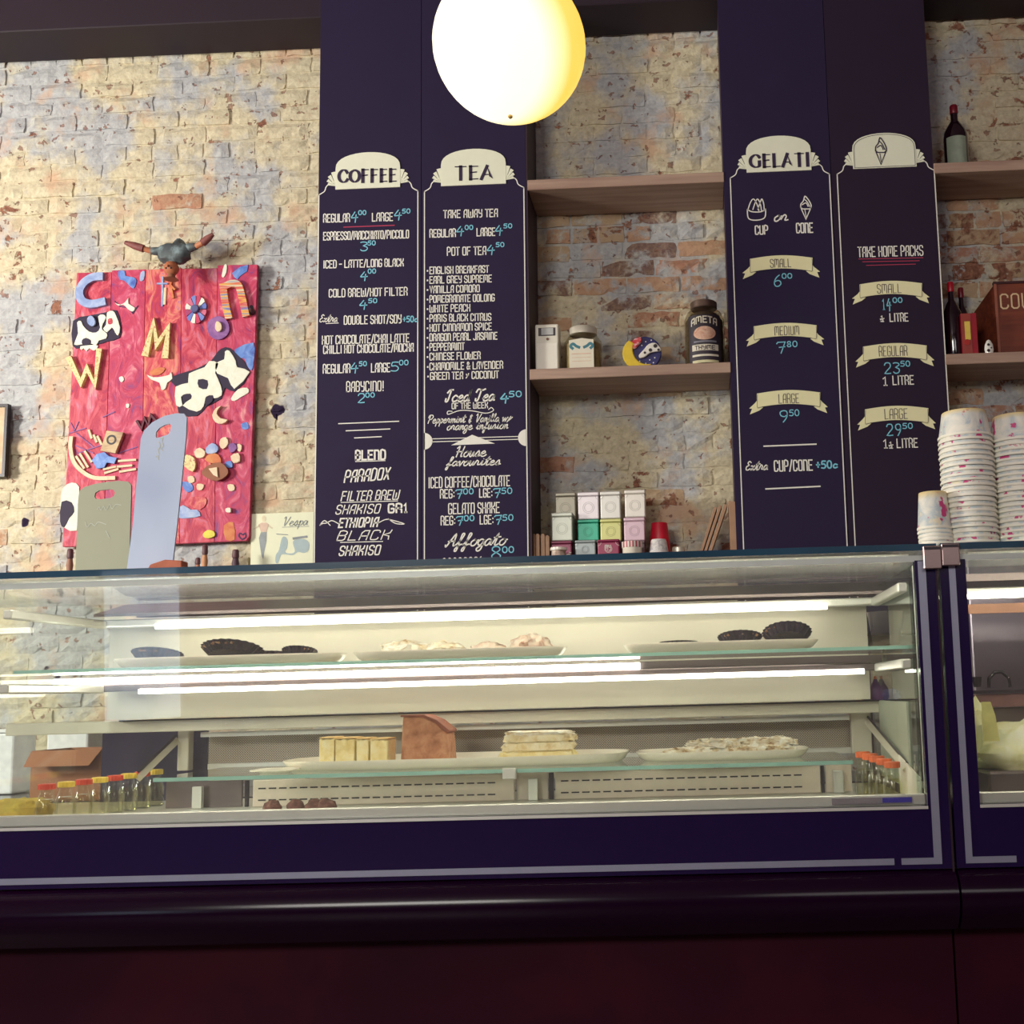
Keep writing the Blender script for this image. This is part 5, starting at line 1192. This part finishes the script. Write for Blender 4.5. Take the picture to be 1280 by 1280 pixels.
# ================================================================ LEFT WALL: painting, doll, frame, poster
c1=Zm(80,320,8); c2=Zm(200,290,8.533); c3=Zm(70,490,6.4); c4=Zm(200,440,5.12); c0=Zm(0,320,3.2); c5=Zm(240,620,8)
DP=4.556
PINK=blotch('pink_paint',[(112,30,96),(176,34,78),(190,44,74),(212,84,100),(204,110,140),(232,160,150)],14,.55,2.2,7,.5,(1,1,.45))
PINK2=blotch('pink_paint_b',[(150,40,120),(180,36,80),(196,48,70),(214,96,100),(228,140,110),(186,100,160)],15,.55,2.2,7,.5,(1,1,.5))
PINK3=blotch('pink_paint_c',[(120,60,130),(178,44,96),(196,50,86),(206,84,120),(230,150,150)],13,.55,2.2,7,.5,(1,1,.6))
art=thing('folk_art_panel','large pink and red painted plank artwork with raised letters, cow hides and discs','artwork',tuple(at(195,680,DP)))
def pl(pts,z=None,D=DP):
    return [(lambda p:(p.x,p.z))(at(*(z(*p) if z else p),D)) for p in pts]
for pts,mt_ in (([(96,341),(139.5,340),(129,682),(78,683.5)],PINK),([(139.8,338),(181.8,336.5),(176,681),(129.3,682)],PINK3),([(182,337),(226.8,335),(224,679.5),(176.3,681)],PINK2),([(227,336),(271.8,335),(268,677.5),(224.3,679.5)],PINK),([(272,331.5),(322,330.5),(311.5,671),(308,676),(268.3,677.5)],PINK3)):
    obj('plank',MB().prism(pl(pts),DP,DP+.022),mt_,art,bevel=.0015)
def piece(name,pts,mt_,z,d0=0.0,th=.004,cv=0,label=None,bev=.001,par=None):
    P=pl(pts,z,DP); 
    if not cv and name in('white_patch','cow_hide','blue_patch','hide_spot','white_fringe','bull_head','bone_shape','orange_tuft'): cv=2
    if cv: P=curve(P,cv,True)
    return obj(name,MB().prism(P,DP-d0-th,DP-d0-.0002),mt_,par or art,bevel=bev,label=label)
def pstroke(name,strokes,w,mt_,z,th=.012,label=None,d0=0):
    "thick cut-out letter: a ribbon given depth"
    m=MB()
    for si,st in enumerate(strokes):
        t_=MB().ribbon(pl(st,z),w,0); n=len(t_.v)//2
        L=[(v.x,v.z) for v in t_.v[:n]]; R_=[(v.x,v.z) for v in t_.v[n:]]
        for i in range(n-1): m.prism([L[i],L[i+1],R_[i+1],R_[i]],DP-d0-th-.0012*si,DP-d0-.0002)
    return obj(name,m,mt_,art,label=label)
LB=blotch('paint_light_blue',[(122,142,196),(156,176,218),(186,198,224)],20,.5)
SB=blotch('paint_sky_blue',[(70,96,180),(100,140,214),(140,170,224)],22,.5)
HW=blotch('hide_white',[(232,232,210),(246,246,230)],30,.8); HB=mat('hide_black',(44,32,60),.7); DKR=mat('paint_dark_violet',(66,34,84),.6)
ORG=blotch('paint_orange',[(206,100,60),(222,150,90)],20,.6); GLD=blotch('letter_gold',[(196,110,96),(214,186,128),(232,222,160),(226,212,150),(178,80,90)],70,.5,.4); STR_=blotch('letter_stripes',[(90,110,190),(230,220,170),(210,60,80),(236,190,90),(90,120,190),(220,90,80)],9,.5,.4,2,.1,(.3,1,4))
WD=blotch('driftwood',[(150,110,90),(206,178,140),(226,206,160)],14,.7,.6,4,.2,(1,1,3)); BRN=mat('clay_brown',(150,96,70),.7,var=.1); CRM=blotch('paint_cream',[(226,196,160),(240,224,190)],30,.6)
VIO=blotch('paint_violet',[(120,70,140),(160,110,170)],20,.6)
S3=lambda st,n=4:[curve(s_,n) for s_ in st]
pstroke('letter_c',[curve([(375,215),(300,225),(215,280),(170,370),(200,460),(290,490),(400,470)],4)],.034,LB,c1,.016,'raised pale blue letter C')
pstroke('letter_m',[[(835,985),(915,680),(945,900),(1060,730),(1030,1005)]],.030,GLD,c1,.018,'raised gold letter M')
pstroke('letter_w',[[(75,1040),(190,1280),(250,1130),(330,1300),(370,960)]],.024,GLD,c1,.018,'raised spotted letter W')
# flower disc reading as an O
q=pl([(395,835)],c2)[0]; PT=[(104,122,196),(236,232,220),(206,60,100),(120,140,206),(214,110,140),(232,226,214),(170,60,110)]
for k in range(12):
    a0=2*pi*k/12+.04; a1=2*pi*(k+1)/12-.04; pts=[(q[0]+.017*cos(a0),q[1]+.02*sin(a0)),(q[0]+.044*cos(a0),q[1]+.060*sin(a0)),(q[0]+.046*cos((a0+a1)/2),q[1]+.062*sin((a0+a1)/2)),(q[0]+.044*cos(a1),q[1]+.060*sin(a1)),(q[0]+.017*cos(a1),q[1]+.02*sin(a1))]
    obj('petal',MB().prism(pts,DP-.012,DP-.0002),mat('petal_%d'%(k%7),PT[k%7],.5),art)
obj('flower_centre',MB().prism(circ(q[0],q[1],.017,0,2*pi*.95,18),DP-.026,DP-.0122),mat('centre_blue',(86,90,140),.5),art,bevel=.002)
pstroke('letter_n',[curve([(690,590),(700,680),(715,780),(745,910)],3),curve([(700,600),(780,565),(850,580),(885,680),(930,885)],3)],.030,STR_,c2,.018,'raised striped arch letter N')
piece('rosette_disc',[(510,1000),(560,930),(650,905),(730,960),(750,1060),(700,1130),(620,1155),(540,1110)],VIO,c2,0,.010,3); piece('rosette_shell',[(610,1040),(625,970),(670,990),(680,1050),(640,1080)],CRM,c2,.0102,.012,3)
piece('sky_patch',[(770,440),(860,370),(945,350),(935,420),(860,470),(830,510),(790,480)],SB,c2,0,.003); piece('white_teardrop',[(660,470),(690,350),(718,360),(712,430),(685,485)],HW,c2,0,.004,2)
piece('blue_patch',[(545,155),(610,150),(620,200),(700,215),(730,250),(700,330),(650,290),(600,245),(555,235)],SB,c1,0,.003); piece('blue_patch',[(770,165),(812,155),(800,240),(760,250)],LB,c1,0,.003)
pstroke('sword_stroke',[[(990,215),(985,500)],[(940,280),(1035,280)]],.007,LB,c1,.005); pstroke('sword_stroke',[[(1015,330),(1008,480)]],.010,CRM,c1,.005)
piece('bone_shape',[(515,470),(570,490),(620,460),(650,420),(650,480),(715,520),(690,560),(640,530),(600,490),(550,500)],HW,c1,0,.005); pstroke('dark_outline',[[(510,455),(560,505),(640,515),(690,575),(740,500)]],.004,DKR,c1,.003)
# cow hides
piece('cow_hide',[(95,650),(240,600),(350,580),(440,560),(530,545),(575,700),(560,820),(430,860),(370,880),(180,920),(90,900)],HB,c1,0,.004,label='black and white cow hide shape')
for p_ in ([(140,670),(180,655),(200,700),(260,760),(330,770),(370,720),(350,610),(400,590),(430,620),(400,680),(390,740),(440,780),(430,830),(360,850),(330,900),(280,880),(180,890),(110,890),(150,780)],[(440,570),(500,555),(530,600),(570,720),(550,800),(520,770),(490,720),(440,770),(400,730),(430,690)]): piece('white_patch',p_,HW,c1,.0042,.004)
piece('hide_spot',[(190,850),(230,825),(280,850),(270,890),(200,895)],HB,c1,.0084,.001); piece('pebble',[(250,640),(285,605),(325,640),(330,690),(300,715),(260,690)],LB,c1,.0084,.008,2); piece('hide_spot',[(450,640),(490,630),(495,680),(455,690)],PINK2,c1,.0084,.001)
piece('white_fringe',[(170,905),(330,890),(340,920),(300,950),(260,925),(230,955),(200,925),(180,945)],HW,c1,0,.005)
piece('cow_hide',[(60,165),(230,110),(330,55),(370,0),(420,-30),(480,0),(580,130),(480,255),(420,230),(395,300),(300,350),(240,410),(120,390),(100,220)],HB,c4,0,.004,label='large black and white cow hide shape')
for p_ in ([(105,225),(185,200),(190,140),(290,100),(320,60),(380,75),(360,130),(365,150),(395,220),(400,280),(350,300),(340,280),(300,290),(285,350),(240,385),(150,345),(205,300),(180,270),(140,290),(150,345),(110,345)],[(360,75),(415,50),(420,0),(450,-5),(490,60),(500,100),(580,130),(480,240),(440,170),(370,140)]): piece('white_patch',p_,HW,c4,.0042,.004)
for p_ in ([(250,180),(310,185),(305,240),(255,230)],[(295,300),(345,280),(340,320),(300,345)],[(150,280),(200,270),(205,300),(160,315)]): piece('hide_spot',p_,HB,c4,.0084,.001)
piece('blue_patch',[(480,-15),(600,-60),(605,40),(590,120),(560,90),(540,40),(500,40)],SB,c4,0,.0035); piece('bull_head',[(835,1190),(900,1215),(980,1210),(1060,1190),(1075,1160),(1090,1230),(1040,1270),(1020,1330),(980,1340),(960,1270),(880,1240)],HW,c1,0,.006,label='small white bull head with horns'); piece('orange_tuft',[(865,1150),(960,1115),(1020,1130),(960,1190),(880,1190)],ORG,c1,0,.004)
piece('white_fringe',[(455,300),(500,240),(560,230),(570,260),(520,290),(480,315)],HW,c4,0,.004)
# moon, clay shapes, cluster
piece('crescent_c',[(405,350),(370,365),(345,410),(365,455),(410,465),(445,440),(400,430),(375,400),(385,370)],CRM,c4,0,.018,2,'raised cream crescent like a letter C')
for p_,mt_,th in (([(150,700),(180,660),(225,680),(238,720),(220,770),(170,740)],GLD,.014),([(225,640),(260,615),(295,640),(285,675),(240,680)],CRM,.010),([(300,620),(340,585),(378,610),(370,645),(310,655)],LB,.012),([(290,690),(330,650),(380,660),(398,710),(340,715)],ORG,.009),([(395,560),(430,548),(445,590),(410,625),(388,600)],CRM,.012),([(445,600),(480,585),(500,620),(460,650)],VIO,.012),([(460,670),(510,650),(520,700),(480,715)],CRM,.014),([(420,710),(460,700),(470,740),(430,740)],SB,.01),([(500,590),(528,600),(520,640),(500,630)],CRM,.008),([(260,720),(300,700),(330,710),(320,750),(280,760)],PINK2,.006)): piece('clay_lump',p_,mt_,c4,0,th,2)
piece('clay_dish',[(280,780),(320,735),(400,712),(450,760),(440,800),(380,832),(320,815)],BRN,c4,.0141,.010,2,'brown leaf-shaped clay dish'); piece('dish_stone',[(330,755),(385,745),(390,810),(360,795)],CRM,c4,.0243,.006)
for p_ in ([(180,800),(215,795),(225,830),(190,840)],[(240,845),(285,850),(270,885),(240,880)],[(435,850),(475,850),(480,885),(445,890)]): piece('painted_ring',p_,CRM,c4,0,.005,2)
piece('blue_patch',[(140,830),(200,840),(215,880),(180,900),(150,870)],SB,c4,0,.003,2); piece('painted_cloud',[(115,1010),(150,980),(200,1010),(240,1010),(262,1050),(180,1065),(115,1060)],LB,c4,0,.004,2)
piece('pink_fish',[(200,930),(290,930),(300,970),(260,1010),(190,980)],PINK2,c4,0,.004,2); piece('yellow_rosette',[(280,1165),(310,1140),(350,1150),(355,1180),(310,1195),(285,1185)],mat('paint_yellow',(226,214,80),.6),c4,0,.008,2)
piece('orange_patch',[(410,1110),(470,1090),(480,1200),(420,1200)],ORG,c4,0,.002,2); piece('nail_head',[(430,1005),(460,1000),(462,1030),(432,1028)],STEEL,c4,0,.016,2); pstroke('heart_mark',[curve([(525,1200),(505,1180),(512,1160),(530,1170),(545,1160),(548,1185),(525,1200)],3)],.005,DKR,c4,.002)
piece('blue_patch',[(520,460),(560,450),(570,490),(530,495)],SB,c4,0,.002,2)
# lower left: boat of bones, O block, blue bird
pstroke('curved_keel',[curve([(130,370),(125,450),(150,560),(220,640),(320,690),(470,690)],4)],.016,CRM,c3,.010)
for a,b in (((170,520),(230,610)),((200,500),(260,600)),((240,480),(290,560)),((390,620),(480,600)),((400,650),(500,620)),((510,555),(640,545)),((500,600),(610,590)),((520,640),(640,620)),((340,360),(370,420)),((270,310),(290,370)),((310,350),(330,400))): pstroke('painted_rib',[[a,b]],.009,CRM,c3,.008)
for a,b in (((110,330),(240,290)),((160,430),(300,490)),((180,490),(380,420)),((500,490),(650,440)),((380,200),(470,160)),((150,310),(180,240)),((150,310),(120,250)),((165,330),(300,440))): pstroke('violet_stroke',[[a,b]],.004,VIO,c3,.003)
piece('blue_bird',[(300,550),(340,500),(400,485),(440,520),(500,530),(480,580),(420,570),(400,610),(340,620)],SB,c3,.0082,.006,1)
piece('letter_block',[(430,320),(565,335),(500,500),(380,480)],WD,c3,.0101,.016,0,'driftwood block with a black ring like a letter O'); 
q=pl([(470,393)],c3)[0]; m=MB(); m.ribbon(circ(q[0],q[1],.017,0,2*pi,18),.008,DP-.0265); obj('black_ring',m,DARK,art)
pstroke('letter_w',[[(660,240),(695,300),(720,215),(750,275),(770,190),(830,260)]],.011,mat('dark_red_wood',(92,32,52),.6),c3,.014,'small dark red letter W')
piece('cow_hide',[(60,770),(130,725),(190,760),(180,900),(170,1110),(60,1080),(36,1000),(40,870)],HW,c3,0,.004,label='white cow hide patch with a dark spot'); piece('hide_spot',[(50,880),(130,885),(150,960),(110,1010),(70,1085),(38,1040)],HB,c3,.0042,.002)
for p_ in ((575,110),(1,1)):
    if p_[0]>1: piece('white_dot',[(p_[0]-12,p_[1]-12),(p_[0]+14,p_[1]-14),(p_[0]+12,p_[1]+14),(p_[0]-8,p_[1]+18)],HW,c3,0,.004,2)
piece('white_dot',[(555,1215),(590,1205),(605,1240),(580,1265),(560,1245)],HW,c1,0,.004,2)
pstroke('tiny_figure',[[(1080,240),(1075,300),(1100,420)],[(1075,300),(1115,340)]],.008,ORG,c1,.01)
obj('side_peg',MB().tube([(pl([(985,860)],c2)[0][0],DP-.0005,pl([(985,860)],c2)[0][1]),(pl([(985,860)],c2)[0][0]+.02,DP-.06,pl([(985,860)],c2)[0][1]+.004)],[.012,.008],8),DARK,art,smooth=True)
# hanging doll, head down, arms spread
W2=lambda zx,zy,D: at(*c2(zx,zy),D); DD=4.47
t=thing('puppet','small carved puppet hanging head down above the artwork, arms spread wide','puppet',tuple(W2(160,230,DD)))
TQ=blotch('puppet_shirt',[(56,60,66),(84,94,96),(140,160,164)],24,.6,.4); SK=mat('puppet_skin',(190,122,84),.6,var=.1); SL=blotch('puppet_sleeve',[(110,50,56),(150,90,80)],30,.6)
m=MB(); c=W2(150,235,DD); m.blob((c.x,DD,c.z),(.066,.034,.043),.1,3,22,12,2,power=.8); obj('torso',m,TQ,t,smooth=True)
z1_=Zm(0,60,3.2)   # first survey zoom
g=lambda x,y,D=DD:at(*z1_(x,y),D)
for nm_,pts,rs in (('left',[(655,815),(605,812),(575,803),(500,778)],[.020,.015,.013,.009]),('right',[(755,800),(785,793),(810,780),(852,745)],[.020,.014,.013,.007])):
    P=[g(*p_,DD-.01*i) for i,p_ in enumerate(pts)]
    obj('sleeve',MB().tube([P[0],P[1]],rs[:2],10),TQ,t,smooth=True); obj('forearm',MB().tube([P[1],P[2]],[.012,.011],10),SK,t,smooth=True); obj('glove',MB().tube([P[2],P[2]+(P[3]-P[2])*.5,P[3]],[.016,.015,.008],10),SL,t,smooth=True)
h=g(690,885); m=MB(); m.blob((h.x,DD-.01,h.z),(.030,.028,.030),.08,3,18,10,5); hd=obj('head',m,mat('puppet_head',(176,104,70),.6,var=.15,scale=40),t,smooth=True)
obj('nose',MB().tube([(h.x,DD-.036,h.z),(h.x,DD-.050,h.z-.002)],[.006,.003],8),SK,hd)
for s_ in (-1,1): obj('eye',MB().blob((h.x+s_*.010,DD-.036,h.z-.008),(.004,.003,.004),0),DARK,hd)
obj('hat',MB().lathe([(.030,0),(.026,.004),(.018,.006),(.014,.022)],h.x,DD-.01,h.z-.048,seg=16),BRN,t,smooth=True)
obj('legs',MB().tube([c+Vector((.01,0,.03)),c+Vector((.01,.02,.06)),c+Vector((.0,.06,.075)),c+Vector((0,.12,.07))],[.022,.016,.012,.008],10),TQ,t,smooth=True)
# framed picture cut by the left edge
x1=X_(8.5,550,4.56); zt_=at(8,505,4.56).z; zb_=at(4,596,4.56).z; t=thing('framed_picture','thin black framed picture cut off by the left edge','picture',(x1-.12,4.57,zb_))
fr=MB(); fr.box(x1-.006*2,x1,4.555,4.58,zb_,zt_); fr.box(x1-.24,x1-.012,4.555,4.58,zt_-.012,zt_); fr.box(x1-.24,x1-.012,4.555,4.58,zb_,zb_+.012); fr.box(x1-.252,x1-.24,4.555,4.58,zb_,zt_)
obj('frame',fr,DARK,t); obj('print',MB().box(x1-.24,x1-.012,4.566,4.57,zb_+.012,zt_-.012),blotch('print_beige',[(214,196,160),(190,150,120)],8,.7),t)
# scooter poster
DV=4.574; V5=lambda x,y:(lambda p:(p.x,p.z))(at(*c5(x,y),DV))
p0=V5(583,180); p1=V5(1200,160); x0,x1=V5(590,400)[0],X_(392,660,DV); zt_=p0[1]; zb_=ztin-.1
t=thing('poster','pale cream poster with a scooter, a woman in blue trousers and the word Vespa','poster',((x0+x1)/2,DV,zb_))
sh=obj('paper',MB().box(x0,x1,DV,DV+.004,zb_,zt_),mat('poster_cream',(238,240,208),.7,var=.02),t)
y_=DV-.0006; PB=mat('poster_blue',(176,194,196),.8,var=.06); PG=mat('poster_grey',(150,156,160),.8); PR=mat('poster_rose',(222,196,176),.8); PS=mat('poster_skin',(226,216,184),.8); PT_=mat('poster_trousers',(158,166,168),.8)
def flat(name,pts,mt_,cv=3,yy=None): 
    P=[V5(*p_) for p_ in pts]; P=curve(P,cv,True) if cv else P
    obj(name,MB().prism(P,(yy or y_)-.0003,(yy or y_)+.0002),mt_,t)
flat('scooter_print',[(900,420),(935,410),(955,450),(950,520),(930,560),(980,575),(1030,555),(1010,470),(1030,440),(1120,430),(1170,470),(1165,540),(1120,570),(1060,560),(1010,590),(940,585),(890,590),(860,670),(835,660),(840,590),(870,540)],PB)
flat('scooter_seat',[(1005,415),(1150,395),(1155,415),(1010,438)],PG,0,y_-.001); flat('scooter_print',[(840,375),(960,385),(965,392),(850,385)],PG,0,y_-.001)
flat('figure_print',[(700,210),(720,195),(740,215),(735,250),(705,255)],PS); flat('figure_print',[(665,285),(700,265),(740,265),(770,285),(745,360),(690,360)],PR,0)
flat('figure_print',[(670,290),(610,330),(618,338),(680,305)],PS,0); flat('figure_print',[(768,285),(810,320),(802,330),(758,305)],PS,0)
flat('figure_print',[(690,362),(747,360),(745,450),(722,560),(712,630),(696,600),(680,500),(670,420)],PT_,0)
st_,W_=lay('Vespa','script'); a=V5(925,298); b=V5(1155,300); m=MB(); xs=[x for q_,_ in st_ for x,y in q_]; mn,mx=min(xs),max(xs)
for q_,_ in st_: m.ribbon(curve([(a[0]+(x-mn)/(mx-mn)*(b[0]-a[0]),a[1]+y*.036) for x,y in q_],4),.0028,y_-.001)
m.ribbon([V5(905,313),V5(1170,303)],.002,y_-.001); obj('lettering',m,PG,t)
# two menu paddles and their wooden foot on the case top
DQ=3.12
Q=lambda x,y,z=c3,D=DQ:(lambda p:(p.x,p.z))(at(*z(x,y),D))
def paddle(label,outline,hole,mt_,D,writing):
    P=[(lambda p:(p.x,p.z))(at(*p_,D)) for p_ in outline]; Hh=[(lambda p:(p.x,p.z))(at(*p_,D)) for p_ in hole]
    bm=bmesh.new(); zmin=min(p[1] for p in P)
    o=[bm.verts.new((x,D,z_)) for x,z_ in P]; h=[bm.verts.new((x,D,z_)) for x,z_ in Hh]
    E_=[bm.edges.new((l[i],l[(i+1)%len(l)])) for l in (o,h) for i in range(len(l))]
    bmesh.ops.triangle_fill(bm,use_beauty=True,edges=E_); r_=bmesh.ops.extrude_face_region(bm,geom=bm.faces[:])
    for v in r_['geom']:
        if isinstance(v,bmesh.types.BMVert): v.co.y+=.006
    bmesh.ops.recalc_face_normals(bm,faces=bm.faces); cx=sum(p[0] for p in P)/len(P)
    t=thing('menu_paddle',label,'paddle',(cx,D,zmin)); me=bpy.data.meshes.new('blade'); bmesh.ops.translate(bm,verts=bm.verts,vec=(-cx,-D,-zmin)); bm.to_mesh(me); bm.free(); me.materials.append(mt_)
    ob=bpy.data.objects.new('blade',me); COL.objects.link(ob); ob.parent=t
    m=MB()
    for s_ in writing: m.ribbon(curve([(lambda p:(p.x,p.z))(at(*c3(*p_),D)) for p_ in s_],4),.0022,D-.0006)
    obj('chalk_marks',m,mat('faint_chalk',(196,200,186),.8),t); return t
zbq=722
ol1=[(93.5,zbq+11),(97.5,625)]+[(99,614),(105,609),(118,605),(132,602.5),(148,601),(160,602),(163.8,606)]+[(164,612),(160.5,zbq+9)]
hl1=[(118,621),(119,616),(124,613),(138,611.5),(142,612.5),(143.8,616),(142,620),(138,622.5),(125,624),(120,623.5)]
paddle('shorter grey-green menu paddle with a slot handle, left of the tall one',ol1,hl1,mat('paddle_green',(164,166,142),.55,var=.03,scale=4),DQ+.06,[[(330,940),(345,920),(360,945),(380,915),(400,945),(430,900),(450,935),(480,900),(520,905)],[(235,1040),(250,1080),(280,1050),(310,1070),(340,1040),(400,1060)],[(400,1110),(420,1150),(430,1170)]])
ol2=[(156,zbq+8),(166,655),(171,600),(176,548),(180,538),(190,528),(205,520),(220,516.5),(230,517),(233.5,522),(232.5,545),(223,640),(213,zbq+6)]
hl2=[(194.5,546),(195,540),(199,535),(206,531),(212,529.5),(214,532),(213,539),(210,543),(200,546.5),(196,547.5)]
paddle('tall pale blue menu paddle with a slot handle, reflecting the daylight',ol2,hl2,blotch('paddle_blue',[(172,186,214),(196,208,232)],3,.3,.2,2,.02),DQ-.03,[[(835,370),(855,365),(845,400),(860,430),(840,450),(855,470)],[(820,400),(835,430),(815,470),(830,500)],[(800,520),(815,510),(820,540)]])
TER=mat('terracotta_wood',(176,94,66),.6,var=.1)
x0,x1=X_(187,712,DQ-.09),X_(232,712,DQ-.09); zt_=at(212,700.5,DQ-.09).z
tag(obj('paddle_foot',MB().prism([(x0-.02,ZC),(x1,ZC),(x1-.003,zt_-.004),(x0+.05,zt_),(x0+.01,zt_-.012)],DQ-.11,DQ-.07),TER,bevel=.002),'terracotta coloured wooden foot at the base of the tall paddle','stand')
# turned wooden pegs behind the case top
for (px,yt,w,lab,rgb) in ((87.5,686,.014,'small turned wooden peg left of the shorter paddle',(150,104,84)),(256,681,.013,'thin tan wooden peg right of the paddles',(196,140,100)),(247.5,697,.011,'short stubby tan peg just left of the thin one',(170,116,90)),(294.5,687,.016,'dark-banded wooden peg left of the scooter poster',(84,58,70))):
    x=X_(px,700,4.5); z0_=ztin-.05; zt_=at(px,yt,4.5).z; h_=zt_-z0_
    t=thing('wooden_peg',lab,'peg',(x,4.5,z0_)); obj('shaft',MB().lathe([(w*.9,0),(w*.8,h_*.5),(w*.95,h_*.6),(w*.7,h_*.75)],x,4.5,z0_,seg=12),mat('peg_%d'%rgb[0],rgb,.6),t,smooth=True)
    obj('tip',MB().lathe([(w*.75,h_*.76),(w*.9,h_*.8),(w*.8,h_*.97),(w*.5,h_)],x,4.5,z0_,seg=12),mat('peg_tip',(96,62,66),.5),t,smooth=True)
o=obj('picture_ledge',MB().box(X_(60,700,4.5),X_(392,700,4.5)-.002,4.44,4.57,ztin-.07,ztin-.051),DARKW); tag(o,'narrow dark ledge under the pegs behind the case top','ledge')
# ================================================================ GLOBE LAMP
DG_=2.75; c=at(637,57,DG_); R_=102/F0*DG_
t=thing('globe_lamp','large round glowing opal glass pendant lamp near the ceiling','lamp',(c.x,c.y,c.z))
def opal():
    t_=NT('opal_glass'); g=t_.n('NewGeometry'); N=t_.n('SeparateXYZ',{0:g.outputs['Normal']})
    t_.b.inputs['Base Color'].default_value=(.5,.42,.28,1); t_.b.inputs['Roughness'].default_value=.25
    t_.b.inputs['Emission Color'].default_value=(*s2l((255,226,150)),1); d_=t_.n('VectorMath',{0:g.outputs['Normal'],1:(-.42,-.62,-.42)},operation='DOT_PRODUCT').outputs['Value']
    ramp_=t_.ramp(d_,[(.0,s2l((255,205,84))),(.16,s2l((255,236,158))),(.42,s2l((255,253,228)))]); t_.set(t_.b.inputs['Emission Color'],ramp_); t_.b.inputs['Emission Strength'].default_value=1.15; return t_.m  # glow shading painted by normal: warm upper right rim, whiter toward the bulb
prof=[(max(.002,R_*sin(pi*k/28)),-R_*.985*cos(pi*k/28)) for k in range(1,27)]
obj('glass_globe',MB().lathe(prof,c.x,c.y,c.z,seg=48),opal(),t,smooth=True)
obj('finial',MB().lathe([(.003,-.006),(.006,-.003),(.006,.004)],c.x,c.y,c.z-R_*.985,seg=12),mat('finial_brass',(210,170,90),.4,.5),t,smooth=True)
obj('collar',MB().lathe([(R_*.45,R_*.86),(R_*.42,R_*1.02),(R_*.1,R_*1.08)],c.x,c.y,c.z,seg=28),DARK,t,smooth=True)
obj('rod',MB().tube([(c.x,c.y,c.z+R_*1.05),(c.x,c.y,CEIL-.003)],.008,10),DARK,t,smooth=True)
